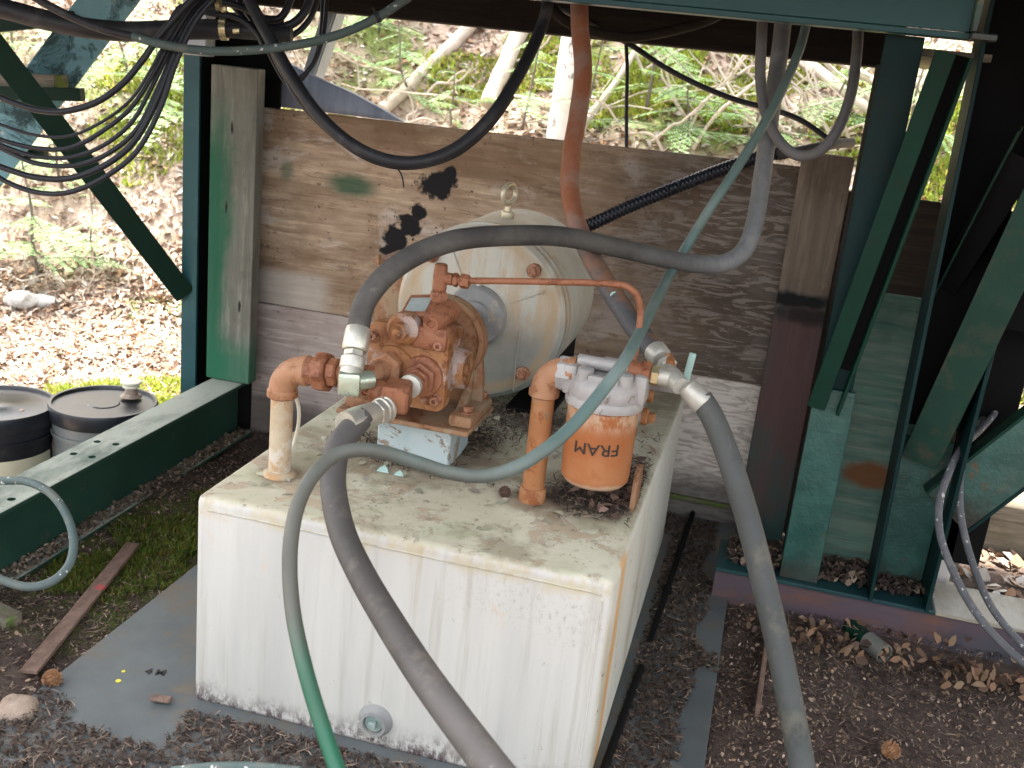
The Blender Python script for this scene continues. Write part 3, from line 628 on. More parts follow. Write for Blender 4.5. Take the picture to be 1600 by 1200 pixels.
# base rail under the right-hand columns
r_ = thing('base_rail', 'low rusty purple steel rail carrying the right-hand green columns', 'steel rail', (.5, 1.96, 0))
part('rail_web', M['rail'], r_, lambda b: (box(b, .0, 1.6, 1.93, 1.938, -.03, .062, .001), box(b, .0, 1.6, 1.93, 2.06, -.035, -.029, .001)))
part('rail_flange', M['teal'], r_, lambda b: box(b, .0, .405, 1.922, 2.06, .062, .070, .0015))
part('rail_flange', dusty('pale_worn_flange', (.30, .26, .19), (.24, .22, .17), (.45, .43, .38), .3, .6), r_, lambda b: box(b, .406, 1.6, 1.922, 2.06, .062, .070, .0015))

# ------------------------------------------------------------------ left I-beam on the ground
ib = thing('ground_beam', 'green steel I-beam lying on the ground at the left, drilled top flange', 'steel beam', (-1.217, 1.5, 0))
fl = part('top_flange', M['beam_green'], ib, lambda b: box(b, -1.259, -1.176, .3, 2.285, .142, .150, .0012))
holes = []
for v_ in ((152, 690), (181, 694), (115, 709), (144, 714), (345, 591), (370, 596), (18, 780), (-8, 772)):
    q = on(v_[0], v_[1], 2, .15); holes.append(lambda b, q=q: lathe(b, (q.x, q.y, .13), (0, 0, 1), [(0, .0072), (.04, .0072)], 20))
cut(fl, holes)
part('web', M['beam_green'], ib, lambda b: box(b, -1.2205, -1.2145, .3, 2.28, .010, .142, 0))
part('bottom_flange', M['beam_green'], ib, lambda b: box(b, -1.259, -1.176, .3, 2.285, .002, .010, .0012))
P = np.stack([rng.uniform(-1.212, -1.178, 3000), rng.uniform(.7, 2.28, 3000), np.full(3000, .0115) + rng.uniform(0, .005, 3000)], 1)
scatter('dirt_ledge', leaves(P, .004, .013, .5), pick([(.16, .12, .09), (.24, .18, .13), (.10, .08, .06), (.3, .25, .18)], 3000), M['litter'], 'dirt and crumbs caught on the lower ledge of the left green beam')

# ------------------------------------------------------------------ plywood wall
YP = 2.32
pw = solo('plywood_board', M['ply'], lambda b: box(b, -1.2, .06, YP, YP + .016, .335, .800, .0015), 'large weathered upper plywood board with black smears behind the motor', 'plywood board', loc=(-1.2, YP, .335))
for v in pw.data.vertices:
    if v.co.z > .3: v.co.z += (-.002 if v.co.x < .6 else .012)
solo('plywood_board', M['ply2'], lambda b: box(b, -1.2, .09, YP + .002, YP + .016, -.03, .3325, .0015), 'lower pinkish-grey plywood board, darker at the foot, behind the tank', 'plywood board', loc=(-1.2, YP, .06))
solo('plywood_board', M['ply_dark'], lambda b: box(b, .13, .50, YP + .002, YP + .016, -.1, .775, .0015), 'dark plywood board behind the right-hand columns', 'plywood board')
solo('wooden_sill', M['timber'], lambda b: box(b, -.6, .125, YP - .012, YP + .0015, .036, .046, .001), 'thin mossy wooden strip along the foot of the lower plywood board', 'wood strip')
solo('bent_sheet', M['tarp'], lambda b: prism(b, [(0, 0), (.33, 0), (.28, .022), (.20, .052), (.10, .08), (0, .115)], Matrix.Translation((-1.19, YP + .05, .80)) @ Matrix.Rotation(R_(90), 4, 'X'), -.012, .012, .004), 'curved grey-blue sheet metal scrap showing above the plywood beside the left post', 'sheet metal')

# ------------------------------------------------------------------ left post
lp = thing('steel_post', 'green steel post standing at the left end of the plywood wall', 'post', (-1.31, 2.25, 0))
part('flange', M['teal_beam'], lp, lambda b: box(b, -1.348, -1.307, 2.236, 2.244, -.15, 1.35, .001))
part('web', M['dark_and_shade_steel'], lp, lambda b: box(b, -1.325, -1.317, 2.245, 2.33, -.15, 1.35, .001))
part('flange', M['dark_and_shade_steel'], lp, lambda b: box(b, -1.345, -1.155, 2.331, 2.339, -.15, 1.0, .001))
solo('wood_plank', M['plank_left'], lambda b: box(b, -1.273, -1.158, 2.226, 2.262, .1515, .885, .002), 'upright grey plank sprayed green, standing on the left ground beam', 'wood plank', loc=(-1.273, 2.226, .151))
solo('conduit_stub', M['conduit'], lambda b: box(b, -1.325, -1.265, 2.19, 2.23, .900, 1.02, .003), 'short pale grey square tube fixed to the top of the left post', 'steel tube')
def angle_bar(b, p, q, w1, w2, side, t=.006):
    bar(b, p, q, w1, t, side); bar(b, p, q, t, w2, side, off=(w1 / 2 - t / 2, w2 / 2 + t / 2 * .99))
p0, p1 = W(-60, 5, 2.1), on(290, 462, 1, 2.229)
ba = p1 - p0; view = (CAM - p1).normalized()
nrm = ba.cross(view).normalized()
br_ = thing('diagonal_brace', 'dark green angle-iron brace slanting down to the left post', 'brace', p1)
part('wide_leg', M['green_dark'], br_, lambda b: bar(b, p0, p1, .050, .006, nrm))
part('narrow_leg', M['green'], br_, lambda b: bar(b, p0, p1, .0055, .030, nrm, off=(-.022 if nrm.z > 0 else .022, .018)))
# peeling blue beam and boards behind the hoses
q0, q1 = W(200, -40, 2.45), W(-70, 320, 2.45)
solo('peeling_beam', M['peel'], lambda b: bar(b, q0, q1, .105, .05, (q1 - q0).cross((CAM - q0)).normalized(), bev=.003), 'slanting beam with curled, peeling blue paint at the upper left', 'beam')
solo('green_board', M['green_dark'], lambda b: bar(b, W(-60, 143, 2.38), W(129, 148, 2.38), .028, .03, (0, 0, 1)), 'short dark green horizontal bar crossing the peeling blue beam', 'steel bar')
solo('green_board', M['green_dark'], lambda b: bar(b, W(-60, 240, 2.5), W(72, 240, 2.5), .022, .03, (0, 0, 1)), 'lower green horizontal bar at the left edge, under the grey plank end', 'steel bar')
solo('green_board', M['green_dark'], lambda b: bar(b, W(-60, 45, 2.40), W(115, 28, 2.40), .03, .03, (0, 0, 1)), 'topmost dark green horizontal bar at the upper left corner', 'steel bar')
solo('wood_plank', M['timber'], lambda b: bar(b, W(-60, 120, 2.42), W(100, 128, 2.42), .03, .10, (0, 0, 1)), 'mossy grey plank lying on the green bar at the left', 'wood plank')
solo('steel_strut', M['strut'], lambda b: (bar(b, W(494, 130, 2.6), W(545, -20, 2.6), .008, .045, (1, 0, 0)), bar(b, W(484, 130, 2.6), W(534, -20, 2.6), .03, .006, (1, 0, 0), off=(-.0, -.02))), 'slanting pale blue angle strut standing behind the plywood near the left post', 'strut')

# ------------------------------------------------------------------ overhead beams and deck
ob = thing('overhead_beam', 'teal steel channel beam crossing the top of the view', 'steel beam', (-.6, 1.89, 1.06))
part('web', M['teal_beam'], ob, lambda b: box(b, -1.9, .243, 1.892, 1.900, 1.078, 1.24, .001))
part('bottom_flange', M['teal_beam'], ob, lambda b: box(b, -1.9, .262, 1.893, 1.955, 1.068, 1.0775, .001))
part('end_plate', M['teal_blister'], ob, lambda b: (box(b, .2435, .253, 1.875, 1.955, 1.0785, 1.24, .0015), box(b, .2435, .282, 1.86, 1.892, 1.066, 1.0775, .002)))
solo('timber_beam', M['darkwood'], lambda b: box(b, -1.30, .185, 2.35, 2.43, 1.022, 1.16, .003), 'dark timber beam behind the teal channel, above the plywood', 'timber beam')
solo('deck', M['darkwood'], lambda b: [box(b, -2.2, 2.2, .95 + i * .15, .95 + i * .15 + .143, 1.245, 1.285, .002) for i in range(12)], 'dark plank deck over the pump, out of view, extent set for shade', 'deck')  # inferred platform, unseen; its extent is set to shade the tank
solo('rusty_hoop', M['darkwood'], lambda b: tube(b, [W(845, -10, 2.05), W(880, 30, 2.05), (W(930, 50, 2.08)), W(985, 58, 2.1), W(1050, 48, 2.1), W(1110, 30, 2.08), W(1150, 5, 2.05)], .010), 'dark rusty hose sagging in the shadow under the teal beam', 'hose')
solo('deck_board', M['timber'], lambda b: bar(b, (.235, 1.96, 1.045), (.235, 2.6, 1.04), .012, .12, (0, 0, 1), off=(0, .0)), 'pale board seen through the gap right of the teal beam', 'wood board')

# ------------------------------------------------------------------ right columns
ca = thing('steel_column', 'narrow teal steel column nearest the plywood, standing on the rusty rail', 'steel column', (.155, 1.95, .07))
part('face_plate', M['teal_col_shade'], ca, lambda b: box(b, .122, .184, 1.940, 1.947, .455, 1.067, .001))
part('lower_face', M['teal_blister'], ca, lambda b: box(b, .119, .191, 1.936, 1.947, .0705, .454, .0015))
part('rear_flange', M['dark_and_shade_steel'], ca, lambda b: box(b, .122, .130, 1.948, 2.05, .0705, 1.02, .001))
solo('wood_plank', M['plank_right'], lambda b: box(b, .028, .130, 2.262, 2.300, .0, .845, .002), 'dark upright plank with faded teal and maroon paint at the right end of the plywood', 'wood plank', loc=(.028, 2.262, .3))
solo('worn_board', M['greypaintply'], lambda b: box(b, .185, .330, 2.055, 2.070, .075, .62, .002), 'worn pale green board between the two right-hand columns', 'board', loc=(.185, 2.055, .075))
# slanting brace from the beam end down to column A
t0, t1 = on(1488, 84, 1, 1.885), on(1283, 640, 1, 1.925)
bb = thing('diagonal_brace', 'green channel brace slanting from the teal beam end to the narrow column', 'brace', t1)
sd = (t1 - t0).cross(Vector((0, 1, 0))).normalized()
part('flange', M['green'], bb, lambda b: bar(b, t0, t1, .032, .006, sd, off=(-.010, .0)))
part('web', M['dark_and_shade_steel'], bb, lambda b: (bar(b, t0, t1, .022, .004, sd, off=(.0155, -.022)), bar(b, t0, t1, .004, .0185, sd, off=(.004, -.0125))))  # channel recess coloured near-black for the shadow inside it
part('lip', M['green'], bb, lambda b: bar(b, t0, t1, .006, .034, sd, off=(.0297, -.009)))
cc = thing('steel_column', 'wide steel H-column with teal foot and shade-dark upper web, second from the plywood', 'steel column', (.335, 1.97, .07))
part('flange', M['teal_col_shade'], cc, lambda b: bar(b, (.288, 1.958, .0705), (.268, 1.958, 1.24), .007, .095, (1, 0, 0)))
part('flange', M['teal_col_shade'], cc, lambda b: bar(b, (.388, 1.958, .0705), (.400, 1.958, 1.24), .007, .095, (1, 0, 0)))
part('upper_web', M['dark_and_shade_steel'], cc, lambda b: box(b, .284, .388, 2.005, 2.013, .395, 1.24, .001))  # upper web in near-black: the shade there is in the colour
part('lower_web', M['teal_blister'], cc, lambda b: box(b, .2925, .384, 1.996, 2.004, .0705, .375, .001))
solo('shade_sheet', M['dark_and_shade_steel'], lambda b: box(b, .40, .68, 1.985, 1.993, .60, 1.24, .001), 'large steel panel coloured near-black as shade, filling the upper right corner', 'steel panel')  # panel colour holds the deep shade of this corner
solo('backing_plate', M['dark_and_shade_steel'], lambda b: box(b, .405, .50, 2.10, 2.108, .1, .62, .001), 'dark plate low behind the broad brace and the printed hoses', 'steel plate')
s0, s1 = on(1436, 722, 1, 1.965), W(1640, 290, 1.66)
db = thing('diagonal_brace', 'broad green brace with rusty patches slanting up to the right edge', 'brace', s0)
sv = (s1 - s0).cross(CAM - s0).normalized()
part('face_plate', rusty('mottled_green_paint', (.007, .034, .022), (.010, .045, .028), (.022, .040, .026), (.045, .045, .028), 5), db, lambda b: bar(b, s0, s1, .066, .006, sv))
part('side_flange', M['green_dark'], db, lambda b: bar(b, s0.lerp(s1, .42) + Vector((-.02, .03, .06)), s1 + Vector((-.0, .03, .06)), .004, .05, sv, off=(-.058, .03)))
part('back_web', M['dark_and_shade_steel'], db, lambda b: bar(b, s0.lerp(s1, .42) + Vector((-.02, .03, .06)), s1, .05, .004, sv, off=(-.052, .058)))
e0, e1 = on(1478, 800, 1, 1.965), on(1660, 660, 1, 1.965)
eb = thing('low_brace', 'teal channel brace rising to the right from the foot of the wide column', 'brace', e0)
ev = (e1 - e0).cross(Vector((0, 1, 0))).normalized()
part('web', M['teal_blister'], eb, lambda b: bar(b, e0, e1, .100, .006, ev))
part('flange', M['green'], eb, lambda b: bar(b, e0, e1, .006, .040, ev, off=(.052, -.014)))
part('flange', M['teal_col_shade'], eb, lambda b: bar(b, e0, e1, .006, .040, ev, off=(-.052, -.014)))
solo('fence_board', M['timber'], lambda b: box(b, .455, .492, 2.22, 2.24, .0, .70, .002), 'mossy olive plank end standing upright beyond the wide column', 'wood plank')
solo('old_timber', M['timber'], lambda b: box(b, .42, 1.1, 2.45, 2.62, -.02, .125, .012), 'thick mossy squared timber lying on leaves at the right', 'timber')
solo('pale_block', M['bark'], lambda b: box(b, .405, .455, 2.10, 2.2, .02, .20, .006), 'pale weathered wood block behind the foot of the wide column', 'wood block')

# ------------------------------------------------------------------ tank
TX0, TX1, TY0, TY1, TZ = -.722, -.121, 1.240, 2.145, .338
tk = thing('oil_tank', 'big cream steel oil tank carrying the pump and motor', 'oil tank', (TX0, TY0, 0))
part('shell', M['tank'], tk, lambda b: box(b, TX0, TX1, TY0, TY1, .0, TZ, .012, seg=3))
part('weld_seam', M['tank'], tk, lambda b: tube(b, [(TX0 + .02, TY0 - .0002, .318)] + [(x, TY0 - .0004 + .0006 * random.random(), .3185 + .001 * random.random()) for x in np.arange(TX0 + .05, TX1 - .03, .02)] + [(TX1 - .015, TY0, .317)], .0014, 6, 2))
part('weld_seam', M['tank'], tk, lambda b: tube(b, [(TX1 - .013, TY0 - .0005, z) for z in np.arange(.01, .318, .02)], .0013, 6, 2))
dp = part('drain_fitting', M['boss'], tk, lambda b: lathe(b, (-.431, TY0 + .002, .048), (0, -1, 0), [(0, .027), (.004, .025), (.010, .020), (.016, .0195), (.016, .0150), (.006, .0145)], 32))
part('drain_plug', simple('mint_grey_plug', (.20, .27, .24), (.30, .33, .30), 40, .5, bump=.5), dp, lambda b: (lathe(b, (-.431, TY0 - .004, .048), (0, -1, 0), [(0, .0143), (.004, .0135)], 24), box(b, -.436, -.426, TY0 - .017, TY0 - .006, .043, .053, .001)))
part('lifting_lug', M['bracket'], tk, lambda b: prism(b, [(-.026, 0), (.034, 0), (.034, .03), (.030, .050), (.018, .064), (.002, .068), (-.014, .060), (-.024, .042)], Matrix.Translation((-.1365, 1.505, TZ - .002)) @ Matrix(((0, 0, 1, 0), (1, 0, 0, 0), (0, 1, 0, 0), (0, 0, 0, 1))), -.004, .004, .001))
part('pipe_collar', M['orange_pipe'], tk, lambda b: lathe(b, (-.284, 1.452, TZ - .001), (0, 0, 1), [(0, .0205), (.020, .020), (.022, .0185)], 28))
part('pipe_collar', M['tan_pipe'], tk, lambda b: lathe(b, (-.654, 1.362, TZ - .001), (0, 0, 1), [(0, .026), (.004, .024), (.008, .018)], 28))
part('threaded_stud', M['galv'], tk, lambda b: lathe(b, on(743, 672, 2, .345), (0, 0, 1), [(0, .004), (.022, .004)], 10))

# litter and flakes on the tank top
def tank_top():
    def cl(c, s, n): return np.stack([rng.normal(c[0], s[0], n), rng.normal(c[1], s[1], n), np.full(n, TZ + .0012) + rng.uniform(0, .006, n)], 1)
    P = np.concatenate([cl((-.20, 1.50), (.032, .032), 2600), cl((-.155, 1.58), (.02, .06), 900), cl((-.44, 1.66), (.03, .04), 1200), cl((-.47, 1.49), (.05, .012), 600), cl((-.36, 1.80), (.09, .05), 2400), cl((-.58, 1.56), (.03, .03), 300)])
    P = P[(P[:, 0] < TX1 - .012) & (P[:, 0] > TX0 + .01)]
    scatter('tank_litter', needles(P, .006, .020, .0014, .3), pick(DARKN + [(.16, .15, .10)], len(P)), M['litter'], 'dry needles and grit gathered on the tank top around the filter and pedestal')
    P = np.concatenate([cl((-.15, 1.60), (.015, .05), 60), cl((-.17, 1.52), (.03, .03), 50)]); P[:, 2] += .004
    P = P[P[:, 0] < TX1 - .016]
    scatter('bark_flakes', leaves(P, .012, .028, .25), pick([(.22, .13, .10), (.28, .18, .14), (.14, .09, .07)], len(P)), M['litter'], 'curled brown bark flakes along the right edge of the tank top')
    n = 260; P = np.stack([rng.uniform(TX0 + .03, TX1 - .03, n), rng.uniform(1.30, 2.0, n), np.full(n, TZ + .0018)], 1)
    scatter('paint_flakes', leaves(P, .006, .022, .09), pick([(.50, .47, .34), (.46, .43, .31), (.54, .52, .42), (.42, .42, .30)], n), M['litter'], 'loose curled flakes of cream paint on the tank top')
tank_top()
for (u_, v_, s_, col, lb) in ((598, 738, .010, 'mint', 'small mint paint chip standing on the tank top below the pedestal, left one'), (623, 744, .008, 'mint', 'small mint paint chip on the tank top below the pedestal, right one')):
    q = on(u_, v_, 2, TZ); solo('paint_chip', M[col], lambda b: prism(b, [(-s_, 0), (s_, 0), (s_ * .6, s_ * .7), (0, s_ * 1.2), (-s_ * .7, s_ * .6)], Matrix.Translation(q) @ Matrix.Rotation(R_(50), 4, 'X'), -.0012, .0012), lb, 'paint chip', 'mint paint chips on the tank')

def cone(b, c, r, n=70, ax=(0, 0, 1)):
    A = frame(c, Vector(c) + Vector(ax))
    bmesh.ops.create_icosphere(b, subdivisions=2, radius=r * .72, matrix=A @ Matrix.Translation((0, 0, r * .8)))
    for i in range(n):
        t = (i + .5) / n; ph = i * 2.39996; th = math.acos(1 - 2 * t); d = Vector((math.sin(th) * math.cos(ph), math.sin(th) * math.sin(ph), math.cos(th)))
        u = d.orthogonal().normalized(); v = d.cross(u); o_ = Vector((0, 0, r * .8)); s = r * .24; tip = o_ + d * r * 1.02
        vs_ = [b.verts.new(A @ (o_ + d * r * .65 + u * s)), b.verts.new(A @ (tip + u * s * .5)), b.verts.new(A @ (tip - u * s * .5 + v * s * .2)), b.verts.new(A @ (o_ + d * r * .65 - u * s))]
        b.faces.new(vs_)
solo('seed_cone', M['cone'], lambda b: cone(b, on(788, 776, 2, TZ), .0095), 'small dark seed cone lying on the tank top left of the orange pipe', 'seed cone')
solo('seed_cone', M['cone_orange'], lambda b: cone(b, on(82, 1072, 2, 0), .015), 'orange-brown seed cone on the soil left of the steel sheet', 'seed cone')
solo('seed_cone', M['cone_orange'], lambda b: cone(b, on(1390, 1182, 2, -.03), .015), 'orange-brown seed cone on the soil at the bottom right', 'seed cone')

# ------------------------------------------------------------------ pedestal and pump
solo('pedestal', M['pedestal'], lambda b: box(b, -.556, -.434, 1.505, 1.610, TZ + .0005, .4105, .0025), 'chipped pale blue steel box pedestal under the pump plate', 'pedestal')
PX_, PZ_, PY_ = -.4905, .517, 1.430     # centre of the front cover
pp = thing('hydraulic_pump', 'rust-orange hydraulic pump bolted to a plate in front of the motor', 'hydraulic pump', (-.49, 1.5, .41))
part('base_plate', M['bracket'], pp, lambda b: box(b, -.612, -.396, 1.465, 1.612, .4115, .4195, .0015))
def rr(w, h, r, n=5):
    out = []
    for cx, cy, a0 in ((w - r, h - r, 0), (-w + r, h - r, 90), (-w + r, -h + r, 180), (w - r, -h + r, 270)):
        out += [(cx + r * math.cos(R_(a0 + 90 * i / n)), cy + r * math.sin(R_(a0 + 90 * i / n))) for i in range(n + 1)]
    return out
AF = Matrix(((1, 0, 0, PX_), (0, 0, -1, PY_), (0, 1, 0, PZ_), (0, 0, 0, 1)))     # local z points to the camera (-Y)
fc = part('front_cover', M['pump'], pp, lambda b: (prism(b, rr(.063, .062, .014), AF, -.030, 0, .004),
     lathe(b, (PX_ - .020, PY_ + .002, PZ_ + .005), (0, -1, 0), [(0, .036), (.006, .034), (.009, .026)], 30) if False else None))
part('port_boss', M['pump'], fc, lambda b: lathe(b, (-.512, PY_ + .004, .512), (0, -1, 0), [(0, .036), (.008, .034), (.010, .024)], 36))
part('port_boss', M['pump_red'], fc, lambda b: lathe(b, (-.463, PY_ + .004, .508), (0, -1, 0), [(0, .032), (.009, .030), (.011, .022)], 36))
part('bearing_boss', M['pump'], fc, lambda b: (lathe(b, (-.497, PY_ + .010, .576), (0, -1, 0), [(0, .024), (.020, .024), (.024, .019), (.024, .013), (.038, .012)], 36), hexnut(b, (-.497, PY_ - .028, .576), (0, -1, 0), .0078, .010)))
for (x_, z_, r2) in ((-.545, .557, .0105), (-.442, .558, .0105), (-.441, .474, .0105), (-.546, .474, .0105)):
    part('cover_bolt', M['pump_bolt'], fc, lambda b: (lathe(b, (x_, PY_ + .002, z_), (0, -1, 0), [(0, r2), (.003, r2 * .95)], 20), lathe(b, (x_, PY_ - .001, z_), (0, -1, 0), [(0, .0073), (.008, .0073), (.0095, .006), (.0095, .0032), (.004, .003)], 18)))
part('body', M['pump'], pp, lambda b: (prism(b, rr(.056, .056, .02), AF, -.105, -.0305, .004), prism(b, [(-.02, .04), (.02, .04), (.012, .068), (-.012, .068)], AF, -.10, -.034, .003),
     lathe(b, (PX_ + .05, 1.497, .508), (1, 0, 0), [(0, .034), (.022, .030), (.026, .029), (.026, .024), (.022, .022), (.022, .010), (.028, .009), (.028, .001)], 28)))
part('relief_valve', M['pump_red'], pp, lambda b: (lathe(b, (-.455, 1.425, .590), (.05, 1, .08), [(0, .004), (.0, .013), (.006, .016), (.075, .017), (.080, .013)], 26), lathe(b, (-.455, 1.428, .590), (-.05, -1, -.08), [(0, .013), (.006, .012), (.006, .006), (.001, .005)], 22), box(b, -.487, -.430, 1.423, 1.478, .549, .584, .007, seg=2)))
cp = part('cover_pad', M['pump_red'], pp, lambda b: box(b, -.028, .028, -.030, .030, 0, .014, .003, Matrix.Translation((-.486, 1.478, .592)) @ Matrix.Rotation(R_(-10), 4, 'Y') @ Matrix.Rotation(R_(20), 4, 'X')))
part('name_tag', M['silver_tag'], cp, lambda b: box(b, -.021, .012, -.022, .016, .0142, .0152, .0, Matrix.Translation((-.486, 1.478, .592)) @ Matrix.Rotation(R_(-10), 4, 'Y') @ Matrix.Rotation(R_(20), 4, 'X')))
# foot bracket: a ring plate with a foot on each side
def bracket(b):
    cx, cz, y = -.478, .532, 1.560
    ring = []; n = 40
    out = [(.072 * math.cos(R_(a)), .072 * math.sin(R_(a))) for a in range(-20, 201, 11)]
    out = out + [(-.072, -.05), (-.074, -.098), (.074, -.098), (.072, -.05)]
    prism(b, out, Matrix(((1, 0, 0, cx), (0, 0, -1, y), (0, 1, 0, cz), (0, 0, 0, 1))), -.014, 0, .003)
    lathe(b, (cx, y + .002, cz), (0, -1, 0), [(0, .071), (.010, .070), (.010, .062), (.003, .060)], 44)
    for s in (-1, 1):
        xa, xb = (cx + .045, cx + .083) if s > 0 else (cx - .125, cx - .045)
        box(b, xa, xb, 1.475, 1.598, .4198, .440, .006, seg=2)
        prism(b, [(0, 0), (.050, 0), (.012, .022), (.0, .075)], Matrix(((0, 0, 1, (xa if s > 0 else xb)), (-1, 0, 0, 1.562), (0, 1, 0, .436), (0, 0, 0, 1))), .0 if s > 0 else -.012, .012 if s > 0 else 0, .002)
bk = part('foot_bracket', M['bracket'], pp, bracket)
for (x_, y_) in ((-.409, 1.497), (-.409, 1.580), (-.585, 1.497)):
    part('foot_bolt', M['pump_bolt'], bk, lambda b: (lathe(b, (x_, y_, .4398), (0, 0, 1), [(0, .0105), (.002, .0105)], 20), hexnut(b, (x_, y_, .4418), (0, 0, 1), .0082, .009)))
part('shaft', M['boss'], pp, lambda b: lathe(b, (-.477, 1.574, .533), (0, 1, 0), [(0, .020), (.14, .020)], 28))
# gauge tee on top
part('top_fitting', M['pump_red'], pp, lambda b: (hexnut(b, (-.468, 1.49, .596), (0, 0, 1), .019, .008, n=24), hexnut(b, (-.468, 1.49, .604), (0, 0, 1), .0135, .020, n=6), lathe(b, (-.468, 1.49, .624), (0, 0, 1), [(0, .0095), (.004, .0108), (.028, .0108), (.032, .0100), (.040, .0098), (.042, .008)], 22),
      lathe(b, (-.468, 1.49, .645), (1, 0, 0), [(0, .0092), (.020, .0092)], 20), hexnut(b, (-.447, 1.49, .645), (1, 0, 0), .0108, .007), lathe(b, (-.440, 1.49, .645), (1, 0, 0), [(0, .007), (.003, .007)], 14)))
TBZ = .646
g0 = on(720, 436, 1, 1.49); g1 = on(960, 444, 1, 1.49)
pt = [Vector((-.437, 1.49, .645)), g1.lerp(g0, .5), g1 - Vector((.004, 0, 0)), on(988, 453, 1, 1.49), on(1000, 475, 1, 1.49), on(1000, 500, 1, 1.49), on(996, 530, 1, 1.48), on(988, 572, 1, 1.47)]
rt = thing('gauge_tube', 'thin rust-coloured copper tube running from pump top to the filter head', 'tube', pt[0])
part('tube', M['pump_red'], rt, lambda b: tube(b, pt, .0049, 12, 8))
part('flare_nut', M['pump_red'], rt, lambda b: (hexnut(b, (-.4365, 1.49, .645), (1, 0, 0), .0112, .014),))

# pump ports, plumbing
pl = thing('return_piping', 'rusty pipe, elbow and union joining the pump to the tank at the left', 'pipework', (-.654, 1.36, TZ))
part('riser', M['tan_pipe'], pl, lambda b: lathe(b, (-.654, 1.362, TZ + .004), (0, 0, 1), [(0, .0165), (.118, .0165)], 30))
EZ = .503
def elbow(b, c, d0, d1, r, R0=None, cuff=True):
    """c: corner point, d0,d1 directions outwards to the two mouths"""
    c = Vector(c); d0 = Vector(d0).normalized(); d1 = Vector(d1).normalized(); R0 = R0 or r * 1.5
    pts = [c + d0 * R0 * (1 - math.sin(t)) + d1 * R0 * (1 - math.cos(t)) for t in [i * math.pi / 2 / 10 for i in range(11)]]
    tube(b, pts, r, 26, 0)
    if cuff:
        for d in (d0, d1): lathe(b, c + d * (R0 - .001), d, [(0, r), (.002, r * 1.10), (.011, r * 1.10), (.013, r * .98)], 28)
part('elbow', M['elbow'], pl, lambda b: elbow(b, (-.654, 1.362, EZ), (0, 0, -1), (1, -.05, .12), .0205))
ud = Vector((1, -.05, .12)).normalized(); u0 = Vector((-.654, 1.362, EZ)) + ud * .040
un = part('union', M['pump_red'], pl, lambda b: (hexnut(b, u0, ud, .0215, .016, n=8), hexnut(b, u0 + ud * .014, ud, .0290, .021, n=8), hexnut(b, u0 + ud * .035, ud, .0215, .016, n=8), lathe(b, u0 + ud * .050, ud, [(0, .0145), (.05, .0145)], 26)))
c2 = Vector((-.525, 1.345, .510))
part('elbow', M['elbow'], pl, lambda b: elbow(b, c2, (-1, .05, -.12), (.08, 1, .05), .0165, .022, False))
part('nipple', M['elbow'], pl, lambda b: lathe(b, c2 + Vector((.0015, .020, .001)), (.08, 1, .05), [(0, .0165), (.048, .0165)], 26))
part('hex_bushing', M['elbow'], pl, lambda b: hexnut(b, (-.515, 1.405, .514), (.05, 1, .03), .0255, .020, n=6))
wr = solo('wire_loop', M['white_plastic'], lambda b: tube(b, [on(462, 618, 1, 1.40), on(467, 640, 1, 1.40), on(466, 665, 1, 1.41), on(460, 690, 1, 1.42), on(455, 700, 1, 1.42)], .0028), 'short whitish plastic strap hanging behind the left riser pipe', 'strap')

# suction outlet with steel hose H1
sf = thing('pressure_fitting', 'red-rust hex fittings and elbow block on the pump front', 'pipe fitting', (-.463, 1.40, .50))
part('hex_adapter', M['pump_red'], sf, lambda b: (hexnut(b, (-.463, 1.4215, .507), (0, -1, 0), .0245, .011, n=6), hexnut(b, (-.4635, 1.409, .5065), (-.03, -1, -.02), .0205, .012, n=6), lathe(b, (-.464, 1.398, .506), (-.06, -1, -.05), [(0, .0165), (.012, .0165)], 24)))
part('swivel_nut', M['zinc_dull'], sf, lambda b: hexnut(b, (-.465, 1.387, .5055), (-.06, -1, -.05), .0175, .010, n=12))
blk = Vector((-.474, 1.352, .497))
part('elbow_block', M['pump_red'], sf, lambda b: (box(b, -.019, .019, -.027, .027, -.019, .019, .004, Matrix.Translation(blk) @ Matrix.Rotation(R_(12), 4, 'Z')), lathe(b, blk + Vector((-.01, 0, 0)), (-1, .1, .05), [(0, .017), (.028, .017), (.032, .010), (.032, .001)], 22)))

def hose_pts(L): return [W(u, v, d) for u, v, d in L]
H1 = [(566, 652, 1.435), (545, 675, 1.41), (528, 700, 1.39), (521, 735, 1.37), (522, 775, 1.345), (536, 835, 1.30), (566, 900, 1.24), (610, 975, 1.16), (665, 1060, 1.08), (735, 1155, 1.0), (800, 1240, .94)]
h1 = thing('suction_hose', 'thick grey hose curving from the pump down across the tank front', 'hydraulic hose', W(566, 652, 1.435))
part('hose', M['hose_grey'], h1, lambda b: tube(b, hose_pts(H1), .0168, 20, 8))
fa, fb = blk + Vector((-.004, -.022, -.012)), W(563, 655, 1.435); fd = (fb - fa).normalized(); LL = (fb - fa).length
part('ferrule', M['zinc'], h1, lambda b: (lathe(b, fa, fd, [(0, .013), (.004, .0185), (.007, .0185), (.009, .0145), (.012, .0185), (.016, .0185), (.018, .015)], 26), hexnut(b, fa + fd * .018, fd, .0185, .012, n=6), lathe(b, fa + fd * .030, fd, [(0, .0165), (LL - .038, .0185), (LL - .014, .0195), (LL, .0188)], 12)))
